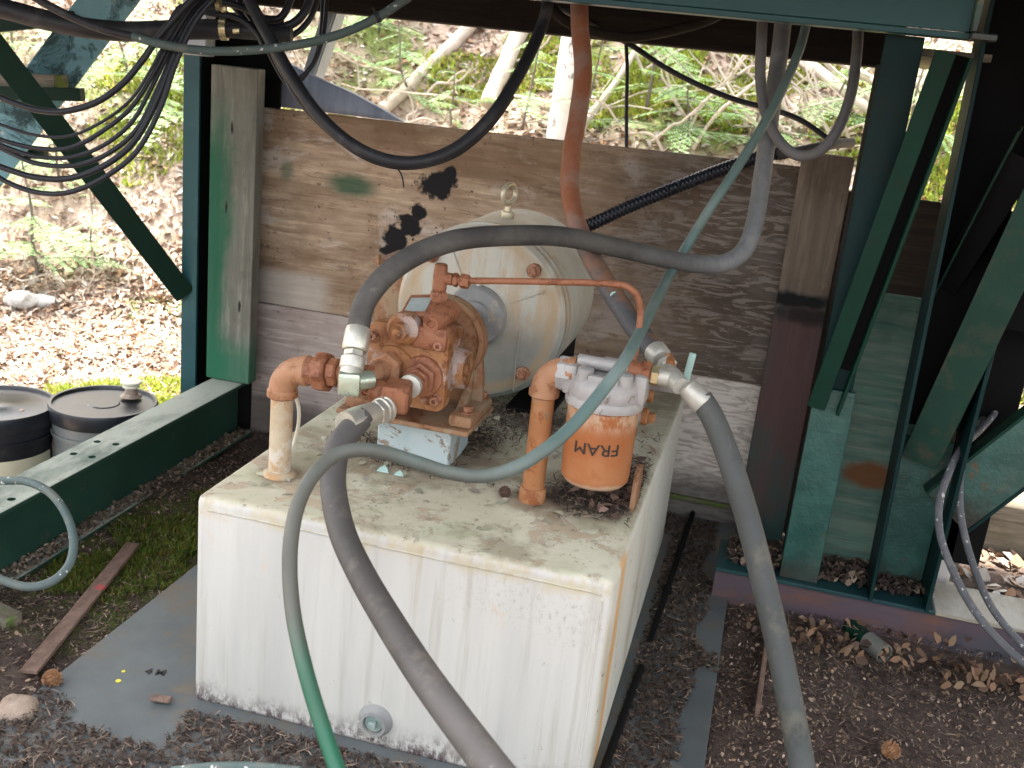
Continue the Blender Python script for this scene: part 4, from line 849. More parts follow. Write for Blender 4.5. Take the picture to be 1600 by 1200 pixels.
# top hose H2
H2 = [(560, 512, 1.50), (567, 480, 1.50), (585, 450, 1.50), (615, 420, 1.51), (660, 393, 1.53), (720, 374, 1.56), (800, 368, 1.62), (880, 370, 1.68), (960, 386, 1.74), (1040, 404, 1.80), (1095, 413, 1.84), (1135, 410, 1.86), (1165, 388, 1.875), (1180, 345, 1.89), (1189, 290, 1.91), (1198, 225, 1.94), (1210, 140, 1.97), (1221, 60, 2.0), (1226, 0, 2.02)]
h2 = thing('arching_hose', 'thick grey hose arching over the motor and up behind the teal beam', 'hydraulic hose', W(560, 512, 1.5))
def h2mat():
    k = Mat('weather_bleached_hose', .65, spec=.3); x = k.math('ADD', k.axis(0), k.math('MULTIPLY', k.noise(9, detail=6), .12))
    a = k.mix(k.step(k.noise(12, detail=7, rough=.7), .38, .62), (.055, .050, .046), (.085, .079, .068))
    p = k.mix(k.step(k.noise(14, detail=7, rough=.75, off=3), .40, .62), (.15, .155, .155), (.22, .22, .215))
    c = k.mix(k.step(x, .36, .62), a, p); c = k.mix(k.math('MULTIPLY', k.step(k.noise(45, detail=6, rough=.8, off=5), .60, .68), .5), c, (.20, .17, .12))
    k.color(c); k.bump(k.noise(120, detail=4), .25, .001); return k.m
part('hose', h2mat(), h2, lambda b: tube(b, hose_pts(H2), .0160, 20, 8))
k0, k1 = W(547, 588, 1.475), W(560, 514, 1.50); kd = (k1 - k0).normalized(); KL = (k1 - k0).length
part('ferrule', M['zinc'], h2, lambda b: (lathe(b, k0, kd, [(-.006, .0155), (.010, .0155)], 24), lathe(b, k0 + kd * .010, kd, [(0, .0165), (.002, .0175), (.016, .0175), (.018, .014)], 24), hexnut(b, k0 + kd * .028, kd, .0150, .010, n=6), lathe(b, k0 + kd * .038, kd, [(0, .0165), (.004, .0185), (KL - .042, .0185), (KL - .038, .0175)], 14)))
part('swivel_elbow', simple('pale_green_zinc', (.50, .54, .42), (.42, .47, .36), 30, .3, metal=.7), h2, lambda b: (box(b, -.0155, .0155, -.0155, .0155, -.022, .012, .005, Matrix.Translation(k0 - kd * .004) @ Matrix.Rotation(R_(20), 4, 'Z'), 2), lathe(b, k0 - kd * .008, (.6, .75, .0), [(0, .013), (.035, .013)], 20)))
# rusty hose H3 (down from the beam to the tee) and H4 (tee to the ground)
H3 = [(905, -30, 1.98), (906, 40, 1.97), (911, 110, 1.95), (903, 180, 1.93), (893, 240, 1.90), (891, 300, 1.87), (903, 355, 1.82), (928, 410, 1.76), (958, 460, 1.70), (995, 515, 1.63), (1030, 556, 1.565)]
h3 = thing('rusty_hose', 'rust-stained hose dropping from the beam behind the motor to the tee', 'hydraulic hose', W(1030, 556, 1.565))
def h3mat():
    k = Mat('rust_to_grey_hose', .6, spec=.3); z = k.math('ADD', k.axis(2), k.math('MULTIPLY', k.noise(9, detail=6), .14))
    a = k.mix(k.step(k.noise(14, detail=7, rough=.7), .4, .62), (.25, .09, .042), (.25, .145, .105))
    g = k.mix(k.step(k.noise(10, detail=6, off=3), .45, .58), (.075, .075, .078), (.19, .10, .06))
    k.color(k.mix(k.step(z, .13, .24), g, a)); k.bump(k.noise(110), .3, .001); return k.m
part('hose', h3mat(), h3, lambda b: tube(b, hose_pts(H3), .0168, 20, 8))
part('ferrule', M['zinc_dull'], h3, lambda b: (lathe(b, W(1024, 549, 1.57), (W(1042, 571, 1.54) - W(1024, 549, 1.57)).normalized(), [(0, .0180), (.018, .0172), (.022, .014)], 14), hexnut(b, W(1038, 566, 1.545), (W(1050, 582, 1.53) - W(1038, 566, 1.545)).normalized(), .0155, .012)))
H4 = [(1095, 622, 1.48), (1112, 650, 1.475), (1130, 692, 1.47), (1150, 750, 1.46), (1172, 825, 1.46), (1192, 905, 1.455), (1212, 990, 1.45), (1232, 1085, 1.44), (1250, 1180, 1.43), (1262, 1260, 1.42)]
h4 = thing('ground_hose', 'long dusty grey hose running from the filter tee down to the right foreground', 'hydraulic hose', W(1095, 622, 1.48))
part('hose', M['hose_dust'], h4, lambda b: tube(b, hose_pts(H4), lambda s: .0163 + .002 * s, 20, 8))
part('ferrule', M['zinc_dull'], h4, lambda b: lathe(b, W(1072, 603, 1.485), (W(1098, 630, 1.478) - W(1072, 603, 1.485)).normalized(), [(0, .011), (.003, .015), (.006, .015), (.009, .0160), (.034, .0172), (.036, .016)], 24))
tee = W(1053, 592, 1.50); tdir = (W(1072, 603, 1.485) - W(1043, 572, 1.54)).normalized()
tf = thing('hose_tee', 'dull metal tee joining the filter head to two grey hoses', 'pipe tee', tee)
part('tee_body', M['zinc_dull'], tf, lambda b: (lathe(b, tee - tdir * .028, tdir, [(0, .011), (.006, .013), (.026, .0145), (.046, .013), (.052, .012)], 24), lathe(b, tee, (-1, 0, 0), [(0, .014), (.030, .0125)], 24)))
part('coupling_nut', M['brass'], tf, lambda b: hexnut(b, tee + Vector((-.020, 0, .0)), (-1, 0, 0), .0150, .013))
part('hex_bushing', M['pump_red'], tf, lambda b: (hexnut(b, tee + Vector((-.0335, .0, .0)), (-1, 0, 0), .0195, .012), lathe(b, tee + Vector((-.045, 0, 0)), (-1, 0, 0), [(0, .016), (.02, .016)], 22)))
part('small_nipple', M['orange_pipe'], tf, lambda b: lathe(b, tee + Vector((-.010, .03, .012)), (-.3, 1, .3), [(0, .007), (.02, .007)], 14))
solo('valve_handle', M['mint'], lambda b: box(b, -.0055, .0055, -.003, .003, -.02, .035, .002, Matrix.Translation(on(1074, 585, 1, 1.60)) @ Matrix.Rotation(R_(6), 4, 'Y'), 2), 'small mint-green lever standing up behind the hose tee', 'valve handle')
solo('red_knob', M['red_paint'], lambda b: prism(b, [(-.014, -.012), (.014, -.012), (.006, .012), (-.008, .014)], Matrix.Translation(on(1022, 577, 1, 1.56)) @ Matrix.Rotation(R_(90), 4, 'X'), -.006, .006, .003), 'small faded red knob behind the hose fitting', 'knob')

# ------------------------------------------------------------------ filter
FX, FY = -.195, 1.455
fi = thing('oil_filter', 'rusty orange spin-on oil filter hanging from a cast metal head', 'oil filter', (FX, FY, .385))
part('canister', M['canister'], fi, lambda b: lathe(b, (FX, FY, .385), (0, 0, 1), [(0, .0), (.0, .036), (.003, .044), (.010, .0495), (.018, .0505), (.110, .0515), (.114, .0525), (.119, .0525), (.122, .049)], 64))
HZ = .036
part('gasket_ring', M['alu'], fi, lambda b: lathe(b, (FX, FY, .541 - HZ), (0, 0, 1), [(0, .050), (.002, .0565), (.010, .0575), (.016, .054)], 48))
def head(b):
    lathe(b, (FX, FY, .552 - HZ), (0, 0, 1), [(0, .053), (.006, .055), (.026, .053), (.034, .046), (.037, .020)], 40)
    box(b, FX - .062, FX - .040, FY - .024, FY + .024, .553 - HZ, .598 - HZ, .007, seg=2); box(b, FX + .038, FX + .060, FY - .024, FY + .024, .553 - HZ, .598 - HZ, .007, seg=2)
    lathe(b, (FX - .072, FY, .577 - HZ), (1, 0, 0), [(0, .024), (.004, .026), (.020, .026), (.024, .022)], 8)
    for dx, dy in ((-.028, -.028), (.028, -.028), (-.028, .028), (.028, .028)): lathe(b, (FX + dx, FY + dy, .57 - HZ), (0, 0, 1), [(0, .013), (.028, .012), (.030, .009)], 18)
    box(b, FX - .022, FX + .022, FY - .046, FY - .030, .560 - HZ, .594 - HZ, .004, seg=2); box(b, FX - .014, FX + .032, FY + .02, FY + .036, .565 - HZ, .604 - HZ, .005, seg=2)
    lathe(b, (FX - .045, FY, .600 - HZ), (1, 0, 0), [(0, .010), (.09, .010)], 14)
part('filter_head', M['alu'], fi, head)
tb = text_mesh('FRAM', .0250, .0003, .0)
bmesh.ops.triangulate(tb, faces=tb.faces[:])
for _ in range(4): bmesh.ops.subdivide_edges(tb, edges=[e for e in tb.edges if e.calc_length() > .0035], cuts=1); bmesh.ops.triangulate(tb, faces=tb.faces[:])
for v in tb.verts:
    x, y, z = v.co.x * 1.10, v.co.y, v.co.z; x, y = -x, -y                 # upside down, as the canister is mounted
    y += x * .05; a = x / .0514 + R_(-1.5); rr_ = .0521 + z
    c_ = Vector((0, 0, 0)); fa_ = math.atan2(-FX + 0, -(0 - FY)) * 1.0
    v.co = Vector((FX + rr_ * math.sin(a + R_(6)), FY - rr_ * math.cos(a + R_(6)), .453 + y))
obj('lettering', tb, M['ink'], fi)
sr = thing('filter_pipe', 'orange rusty pipe and elbow rising from the tank to the filter head', 'pipework', (-.284, 1.452, TZ))
part('riser', M['orange_pipe'], sr, lambda b: lathe(b, (-.284, 1.452, TZ + .018), (0, 0, 1), [(0, .0168), (.155, .0168)], 30))
part('elbow', M['elbow'], sr, lambda b: elbow(b, (-.284, 1.453, .545), (0, 0, -1), (1, 0, 0), .0205, .031))
part('nipple', M['pump_red'], sr, lambda b: lathe(b, (-.243, 1.453, .545), (1, 0, 0), [(0, .017), (.028, .017)], 24))
for (u_, v_, Y_, lb) in ((1008, 618, 1.56, 'upper galvanised nipple with rusty cap beside the filter'), (1003, 650, 1.53, 'lower galvanised nipple with rusty square plug beside the filter')):
    q = on(u_, v_, 1, Y_); t_ = thing('capped_nipple', lb, 'pipe fitting', q - Vector((0, 0, .012)), 'capped nipples beside the filter')
    part('nipple', M['galv'], t_, lambda b: lathe(b, q - Vector((.055, 0, .002)), (1, .0, .02), [(0, .0115), (.055, .0115)], 22))
    part('cap', M['orange_pipe'], t_, lambda b: (lathe(b, q, (1, 0, .02), [(0, .0130), (.008, .0130), (.010, .010)], 22), box(b, q.x + .009, q.x + .020, q.y - .007, q.y + .007, q.z - .007, q.z + .007, .002)) if v_ > 630 else lathe(b, q, (1, 0, .02), [(0, .0100), (.012, .0095), (.013, .006)], 20))

# ------------------------------------------------------------------ motor
MX, MZ, MR, MY0, MY1 = -.477, .532, .155, 1.752, 2.12
mo = thing('electric_motor', 'large cream electric motor with lifting eye behind the pump', 'electric motor', (MX, MY0, MZ - MR - .02))
part('shell', M['shell'], mo, lambda b: lathe(b, (MX, MY0 + .048, MZ), (0, 1, 0), [(0, MR - .003), (.002, MR), (.235, MR), (.245, MR - .004), (.30, MR - .012), (.325, MR - .035), (.330, .06)], 96), ang=30)
bl = part('end_bell', M['bell'], mo, lambda b: lathe(b, (MX, MY0 + .046, MZ), (0, -1, 0), [(0, MR + .003), (.013, MR + .003), (.0135, MR - .003), (.018, MR - .003), (.0185, MR - .0005), (.028, MR - .001), (.036, MR - .008), (.040, MR - .022), (.041, MR - .030), (.044, MR - .040), (.048, .075), (.050, .06)], 96), ang=30)
part('shaft_boss', M['boss'], bl, lambda b: lathe(b, (MX, MY0 - .002, MZ), (0, -1, 0), [(0, .055), (.014, .053), (.018, .049), (.018, .030), (.026, .028), (.026, .012)], 56))
part('grease_nipple', M['galv'], bl, lambda b: (hexnut(b, (MX + .0, MY0 - .010, MZ + .054), (0, 0, 1), .005, .005), lathe(b, (MX, MY0 - .010, MZ + .059), (0, 0, 1), [(0, .003), (.006, .0035), (.008, .001)], 12)))
for a in (28, 118, 208): part('cast_rib', M['bell'], bl, lambda b: bar(b, (MX + .058 * math.cos(R_(a)), MY0 - .001, MZ + .058 * math.sin(R_(a))), (MX + .128 * math.cos(R_(a)), MY0 + .002, MZ + .128 * math.sin(R_(a))), .004, .006, (math.sin(R_(a)), 0, -math.cos(R_(a)))))
for a in (45, -45, 135, 225):
    x_, z_ = MX + .130 * math.cos(R_(a)), MZ + .130 * math.sin(R_(a))
    part('bell_bolt', M['pump_bolt'], bl, lambda b: (lathe(b, (x_, MY0 + .010, z_), (0, -1, 0), [(0, .0125), (.012, .012), (.013, .010)], 20), hexnut(b, (x_, MY0 - .003, z_), (0, -1, 0), .0082, .007)))
rx = on(811, 560, 1, MY0).x
part('cast_rib', M['bell'], bl, lambda b: bar(b, (rx - .004, MY0 - .002, MZ - .015), (rx - .004, MY0 + .004, MZ - .128), .0035, .006, (1, 0, 0)))
ey = part('lifting_eye', M['steel_eye'], mo, lambda b: (hexnut(b, (MX, 1.895, MZ + MR - .004), (0, 0, 1), .0125, .016, n=10), lathe(b, (MX, 1.895, MZ + MR + .01), (0, 0, 1), [(0, .008), (.010, .006)], 16)))
def torus(b, c, R0, r, nrm_):
    A = frame(c, Vector(c) + Vector(nrm_)); n = 32; pts = [A @ Vector((R0 * math.cos(2 * math.pi * i / n), R0 * math.sin(2 * math.pi * i / n) * 1.25, 0)) for i in range(n + 1)]
    tube(b, pts, r, 12, 0, False)
part('eye_ring', M['steel_eye'], ey, lambda b: torus(b, (MX, 1.895, MZ + MR + .043), .0165, .0048, (1, -.35, 0)))
part('terminal_box', M['bracket'], mo, lambda b: (box(b, -.688, -.610, 1.80, 1.92, .452, .586, .006, seg=2), box(b, -.694, -.674, 1.795, 1.925, .5865, .592, .002), box(b, -.686, -.680, 1.79, 1.80, .585, .603, .001)))
part('mount_foot', M['dark_and_shade_steel'], mo, lambda b: (box(b, MX + .05, MX + .135, 1.83, 2.10, TZ + .001, TZ + .012, .001), box(b, MX - .135, MX - .05, 1.83, 2.10, TZ + .001, TZ + .012, .001), box(b, MX + .105, MX + .125, 1.86, 2.07, TZ + .012, MZ - .07, .002), box(b, MX - .125, MX - .105, 1.86, 2.07, TZ + .012, MZ - .07, .002)))

# ------------------------------------------------------------------ thinner hoses and cables
def hose(name, L, r, mat, label, cat='hose', group=None, n=12, ribs=0, loc=None):
    return solo(name, M[mat], lambda b: tube(b, hose_pts(L), r, n, 8, ribs=ribs), label, cat, group, loc)
hose('green_hose', [(1266, 10, 1.98), (1250, 75, 1.95), (1222, 140, 1.90), (1190, 200, 1.86), (1150, 265, 1.84), (1110, 325, 1.83), (1076, 380, 1.86), (1046, 430, 1.80), (1010, 500, 1.58), (978, 560, 1.43), (940, 612, 1.39), (895, 665, 1.35), (848, 705, 1.31), (800, 733, 1.29), (750, 744, 1.29), (700, 738, 1.29), (650, 722, 1.28), (600, 707, 1.26), (560, 703, 1.25), (522, 713, 1.24), (490, 742, 1.22), (467, 785, 1.20), (455, 840, 1.18), (453, 900, 1.17), (460, 970, 1.15), (478, 1050, 1.12), (502, 1130, 1.10), (535, 1225, 1.07)], .0086, 'hose_green', 'thin faded green hose crossing diagonally and looping over the tank front', 'garden hose', n=16, loc=(-.4, 1.2, 0))
M['loop_grey'] = hose_mat('pale_grey_hose', (.10, .10, .10), (.145, .14, .14), (.17, .155, .13))
hose('looped_hose', [(1193, -20, 1.95), (1190, 60, 1.94), (1188, 120, 1.93), (1196, 175, 1.92), (1217, 220, 1.91), (1248, 243, 1.90), (1283, 234, 1.90), (1310, 200, 1.90), (1330, 145, 1.91), (1339, 80, 1.93), (1341, 20, 1.95)], .0098, 'loop_grey', 'grey U-shaped hose loop hanging below the teal beam at the upper right', 'hose', n=16)
hose('ribbed_conduit', [(880, 368, 2.25), (925, 350, 2.22), (985, 322, 2.2), (1060, 291, 2.2), (1130, 264, 2.2), (1190, 244, 2.2), (1225, 239, 2.2)], .0142, 'loom', 'black ribbed conduit slanting across the plywood right of the motor', 'conduit', n=14, ribs=.0085)
hose('grey_conduit', [(1215, 242, 2.19), (1240, 238, 2.19), (1270, 232, 2.2), (1300, 226, 2.22), (1330, 223, 2.28)], .0105, 'hose_grey', 'short grey hose end plugged into the ribbed conduit above the plywood', 'hose')
hose('black_cable', [(978, 60, 2.3), (980, 110, 2.3), (979, 170, 2.3), (979, 238, 2.3)], .0042, 'hose_black', 'thin black cable hanging straight down to the plywood top', 'cable')
hose('black_cable', [(860, 5, 2.2), (920, 35, 2.25), (985, 70, 2.3), (1035, 103, 2.3), (1090, 132, 2.3), (1150, 156, 2.3), (1210, 172, 2.28), (1255, 190, 2.26), (1300, 222, 2.25), (1312, 232, 2.25)], .0062, 'hose_black', 'black cable sloping from under the beam to the right behind the grey loop', 'cable')
hose('black_hose', [(862, -20, 1.95), (850, 30, 1.94), (832, 75, 1.92), (803, 130, 1.9), (765, 185, 1.88), (715, 230, 1.87), (660, 252, 1.86), (605, 250, 1.86), (550, 226, 1.86), (500, 182, 1.87), (462, 130, 1.88), (430, 75, 1.9), (402, 25, 1.92), (380, -20, 1.93)], .0112, 'hose_black', 'thick black hose hanging in a wide loop left of centre', 'hose', n=16)
hose('black_cable', [(800, 150, 1.92), (765, 198, 1.9), (715, 240, 1.89), (660, 259, 1.885), (610, 259, 1.885), (560, 240, 1.885), (510, 202, 1.885), (470, 160, 1.89), (445, 118, 1.9), (420, 70, 1.92), (398, 10, 1.94)], .0052, 'hose_black', 'thinner black cable following the underside of the wide black loop', 'cable')
hose('cable_tail', [(620, 261, 1.885), (628, 275, 1.885), (631, 293, 1.885)], .0015, 'hose_black', 'short wire end dangling from the wide black loop', 'wire', n=6)
hose('teal_hose', [(660, -20, 1.85), (620, 8, 1.85), (585, 30, 1.85), (535, 52, 1.86), (480, 67, 1.87), (420, 76, 1.88), (350, 80, 1.88), (290, 76, 1.87), (240, 66, 1.86), (208, 57, 1.86)], .0078, 'hose_teal', 'teal-grey hose crossing the upper left in front of the black bundle', 'hose', n=14)
solo('wire_tie', M['hose_black'], lambda b: (lathe(b, W(590, 27, 1.85), (W(580, 32, 1.85) - W(590, 27, 1.85)).normalized(), [(-.004, .0095), (.004, .0095)], 14), tube(b, [W(586, 24, 1.845), W(584, 14, 1.84), (W(581, 12, 1.84))], .0012, 6, 4)), 'black tie knotted round the teal hose near the beam', 'cable tie')
hose('dark_hose', [(30, -20, 1.84), (75, 8, 1.85), (120, 30, 1.86), (165, 47, 1.86), (212, 58, 1.86)], .0075, 'hose_black', 'dark hose lying on top of the thick black pipe in the upper left', 'hose')
tp = thing('thick_pipe', 'thick black rubber pipe with hose clamp at the upper left', 'rubber pipe', W(200, 50, 1.95))
part('pipe', M['hose_black'], tp, lambda b: tube(b, hose_pts([(-60, 0, 1.93), (10, 15, 1.94), (70, 31, 1.95), (130, 43, 1.95), (190, 49, 1.96), (250, 48, 1.96), (300, 46, 1.97), (355, 46, 1.97)]), .0185, 20, 8))
cl_ = part('clamp', M['brass'], tp, lambda b: (lathe(b, W(345, 46, 1.97), (W(355, 46, 1.97) - W(345, 46, 1.97)).normalized(), [(0, .0198), (.012, .0198)], 26), hexnut(b, W(364, 48, 1.945), right, .005, .012)))
part('tail', M['hose_black'], tp, lambda b: lathe(b, W(355, 46, 1.97), (W(430, 52, 1.97) - W(355, 46, 1.97)).normalized(), [(0, .0150), (.12, .0150)], 18))
def hb(name, L, w_, lab, d=1.9): hose(name, [(u, v, d + .0006 * (300 - u) * .3) for u, v in L], w_ * d / F / 2, 'cable_black', lab, 'cable', 'black cables bundled at the upper left')
D0 = [(300, 20), (330, -6), (370, -16)]
hb('black_cable', [(-30, 138), (10, 156), (55, 171), (100, 174), (150, 160), (190, 132), (222, 95), (250, 55), (285, 15), (320, -20)], 10.5, 'thickest and topmost sagging cable of the black bundle', 1.86)
hb('black_cable', [(-30, 180), (10, 198), (60, 212), (110, 212), (160, 190), (205, 155), (235, 110), (262, 60), (295, 12), (330, -20)], 5, 'thinnest sagging cable of the black bundle, second from the top', 1.875)
hb('black_cable', [(-30, 205), (10, 221), (60, 232), (110, 231), (160, 205), (205, 168), (238, 118), (268, 62), (300, 12), (335, -20)], 7.5, 'third sagging cable from the top of the black bundle', 1.885)
hb('black_cable', [(-30, 210), (10, 230), (60, 245), (115, 245), (165, 225), (208, 188), (240, 130), (270, 70), (305, 14), (340, -20)], 7, 'fourth sagging cable from the top of the black bundle', 1.895)
hb('black_cable', [(-30, 215), (15, 238), (60, 256), (120, 258), (172, 238), (215, 200), (246, 140), (275, 75), (310, 18), (345, -20)], 8, 'fifth sagging cable of the black bundle, just above the broad one', 1.905)
hb('black_cable', [(-30, 247), (10, 264), (60, 278), (112, 278), (168, 256), (212, 218), (246, 155), (272, 88), (302, 28), (348, -20)], 10, 'broad sagging cable of the black bundle, second from the bottom', 1.89)
hb('black_cable', [(-30, 258), (12, 285), (60, 301), (110, 300), (165, 276), (214, 236), (250, 170), (276, 95), (308, 30), (352, -20)], 8.5, 'lowest sagging cable of the black bundle', 1.88)
def hc(L, w_, lab, d=2.0): hose('black_cable', [(u, v, d) for u, v in L], w_ * d / F / 2, 'cable_black', lab, 'cable', 'black cable coil above the left post')
hc([(300, -10), (330, 10), (375, 35), (420, 45), (455, 38), (478, 15), (488, -20)], 14, 'broad black cable looping across the top above the left post', 1.97)
hc([(340, -20), (365, 10), (395, 45), (430, 62), (465, 50), (488, 22), (500, -20)], 9, 'middle black cable loop just under the broad one at the top', 2.0)
hc([(360, -20), (388, 25), (415, 62), (432, 98), (448, 122), (468, 122), (492, 95), (506, 50), (512, -20)], 7, 'outer black cable loop hanging low above the plywood corner', 2.03)
hc([(352, -20), (380, 20), (408, 60), (428, 100), (445, 128), (462, 132), (484, 108), (500, 60), (504, -20)], 5, 'thin black cable loop hanging lowest above the plywood corner', 2.05)
hc([(280, 30), (300, 5), (340, 2), (380, 12), (410, 28), (440, 26), (462, -20)], 12, 'short black cable loop tight under the deck at the top', 1.99)
hc([(262, 42), (285, 10), (325, 20), (370, 28), (400, 50), (415, 80)], 9, 'black cable curving over the pipe clamp to the hanging loops', 1.94)
solo('hose_clamp', M['brass'], lambda b: (lathe(b, W(338, 6, 1.93), right, [(0, .012), (.008, .012)], 18), hexnut(b, W(345, 14, 1.92), right, .006, .01)), 'small yellowish clamp on the cables above the left post', 'hose clamp')
# right pair with printing
hose('printed_hose', [(1556, 622, 2.05), (1557, 640, 2.03), (1535, 668, 1.99), (1503, 700, 1.93), (1482, 740, 1.88), (1468, 785, 1.85), (1469, 835, 1.82), (1488, 890, 1.79), (1520, 950, 1.75), (1565, 1005, 1.70), (1640, 1070, 1.62)], .0066, 'hose_print', 'front printed grey hose of the pair hanging by the right column', 'hose', 'printed hoses at the right', n=14)
hose('printed_hose', [(1562, 640, 2.07), (1535, 655, 2.03), (1512, 690, 1.97), (1502, 735, 1.93), (1500, 790, 1.90), (1508, 840, 1.87), (1525, 895, 1.84), (1550, 950, 1.80), (1590, 1000, 1.76), (1650, 1060, 1.70)], .0064, 'hose_print', 'rear printed grey hose of the pair, the one farther right', 'hose', 'printed hoses at the right', n=14)
hose('hose_loop', [(-40, 745, 1.62), (0, 751, 1.60), (40, 752, 1.58), (78, 770, 1.56), (104, 805, 1.54), (115, 845, 1.52), (108, 882, 1.50), (82, 908, 1.48), (45, 917, 1.47), (5, 907, 1.47), (-40, 885, 1.47)], .0062, 'hose_teal', 'thin grey hose loop hanging over the left green beam', 'hose', n=14)
# rods on the sheet
solo('steel_rod', M['dark_and_shade_steel'], lambda b: (tube(b, [(-.072, 2.30, .014), (-.09, 1.69, .016)], .006, 12, 0), lathe(b, (-.0835, 1.90, .0155), (.03, -1, 0), [(0, .009), (.012, .009)], 14)), 'far dark steel rod with a collar lying along the tank side', 'steel rod')
solo('steel_rod', M['dark_and_shade_steel'], lambda b: tube(b, [(-.093, 1.60, .012), (-.112, 1.15, .013)], .0062, 12, 0), 'near dark steel rod lying along the tank side at the bottom', 'steel rod')
solo('wood_lath', M['stick'], lambda b: box(b, .045, .053, 1.56, 1.86, -.02, .018, .001, Matrix.Rotation(R_(-2), 4, 'Z')), 'thin dark lath on edge beside the right side of the steel sheet', 'wood lath')
a_, b_ = on(208, 850, 2, .012), on(45, 1050, 2, .012)
st = thing('wood_lath', 'weathered brown lath with a red spot lying on soil under the left beam', 'wood lath', b_)
part('strip', M['stick'], st, lambda b: bar(b, a_, b_, .007, .026, (0, 0, 1)))
part('red_spot', M['red_paint'], st, lambda b: lathe(b, a_.lerp(b_, .40) + Vector((.006, .0, .001)), (0, 0, 1), [(0, .010), (.004, .008), (.005, .003)], 12))
hose('curved_pipe', [(270, 1205, 1.25), (330, 1199, 1.23), (400, 1199, 1.22), (470, 1206, 1.2)], .006, 'hose_teal', 'sliver of teal hose along the bottom edge of the photo', 'hose')
pb = thing('pipe_stub', 'short grey-green pipe stub lying in leaves by the rail', 'pipe stub', on(1375, 1025, 2, -.02))
pc = on(1382, 1022, 2, -.005); pd_ = Vector((-.62, .75, .05)).normalized()
part('pipe', simple('grey_green_pipe', (.16, .15, .13), (.10, .12, .10), 14, .5), pb, lambda b: lathe(b, pc, pd_, [(.012, .0155), (.0, .0155), (0, .0185), (.045, .0185)], 28, caps=False))
part('coupling', M['green'], pb, lambda b: lathe(b, pc + pd_ * .045, pd_, [(0, .0165), (.05, .0165)], 24))
def rock(b, c, s, seed, sq=(1, 1, .6)):
    t = bmesh.new(); bmesh.ops.create_icosphere(t, subdivisions=3, radius=1)
    for v in t.verts:
        k = 1 + .30 * noise.noise(v.co * 1.1 + Vector((seed, 0, 0))) + .10 * noise.noise(v.co * 3 + Vector((0, seed, 0)))
        v.co = Vector((v.co.x * s * sq[0] * k, v.co.y * s * sq[1] * k, v.co.z * s * sq[2] * k)) + Vector(c)
    merge(b, t)
solo('rock', M['rock'], lambda b: rock(b, on(30, 1108, 2, .008), .028, 3), 'rounded tan rock on the soil at the lower left', 'rock')
solo('rock', M['rock_white'], lambda b: rock(b, on(32, 468, 2, -.09), .055, 5), 'larger white rock at the foot of the slope, far left', 'rock', 'pale rocks at the slope foot')
solo('rock', M['rock_white'], lambda b: rock(b, on(66, 470, 2, -.10), .045, 8, (1.3, 1, .5)), 'smaller flat pale rock right of the white rock', 'rock', 'pale rocks at the slope foot')
solo('wood_chunk', M['timber'], lambda b: bar(b, on(-30, 950, 2, .02), on(22, 975, 2, .014), .028, .04, (0, 0, 1), bev=.004), 'split grey wood chunk at the left edge on moss', 'wood chunk')
solo('wood_chip', M['stick'], lambda b: bar(b, on(236, 1090, 2, .012), on(268, 1094, 2, .012), .006, .014, (0, 0, 1), bev=.002), 'small brown wood chip on the steel sheet beside the tank foot', 'wood chip')

# ------------------------------------------------------------------ buckets
def bucket(cx, cy, z0, r, h, lid_label, body, name='bucket', grey=True):
    t = thing(name, lid_label, 'bucket', (cx, cy, z0))
    part('body', M[body], t, lambda b: lathe(b, (cx, cy, z0), (0, 0, 1), [(0, r * .84), (.004, r * .86), (h * .50, r * .90), (h * .50, r * .93), (h * .53, r * .93), (h * .53, r * .91), (h * .74, r * .925), (h * .74, r * .96), (h * .77, r * .96), (h * .77, r * .93), (h * .93, r * .95)], 56))
    ld = part('lid', M['black_plastic'], t, lambda b: lathe(b, (cx, cy, z0 + h * .86), (0, 0, 1), [(0, r * .985), (.006, r), (h * .11, r * 1.0), (h * .13, r * .985), (h * .13, r * .93), (h * .105, r * .915), (h * .105, r * .30), (h * .112, r * .28), (h * .112, 0)], 64))
    return t, ld, z0 + h * .97
BX, BY, BZ = -1.392, 1.990, .118
t_, ld, zz = bucket(BX, BY, -.130, .117, .270, 'grey bucket with black lid and white spout beyond the left beam', 'bucket_grey')
sp_ = W(205, 607, 1); q = on(205, 617, 2, .140)
part('spout', M['rock'], ld, lambda b: lathe(b, (q.x, q.y, .137), (0, 0, 1), [(0, .024), (.003, .022), (.004, .015), (.022, .013)], 24))
part('spout_cap', M['white_plastic'], ld, lambda b: lathe(b, (q.x, q.y, .156), (0, 0, 1), [(0, .014), (.004, .019), (.010, .019), (.014, .024), (.018, .024), (.021, .004)], 20))
q2 = on(28, 640, 2, .12)
t2, ld2, zz2 = bucket(q2.x - .055, q2.y, -.135, .125, .265, 'black bucket with cream label at the left edge beyond the beam', 'black_plastic')
lx, ly = q2.x - .055, q2.y
def lab(b):
    n = 14; A = [R_(-78 + i * 6.5) for i in range(n + 1)]; prev = None
    for a in A:
        r0 = .1165; p_ = [b.verts.new((lx + r0 * math.cos(a), ly + r0 * math.sin(a), z_)) for z_ in (-.10, .03)]
        if prev: b.faces.new((prev[0], p_[0], p_[1], prev[1]))
        prev = p_
part('paper_label', M['cream_label'], t2, lab)
q = on(34, 642, 2, .12); part('drip', M['rock'], ld2, lambda b: lathe(b, (q.x, q.y, .1195), (0, 0, 1), [(0, .007), (.003, .005), (.003, .002)], 14))

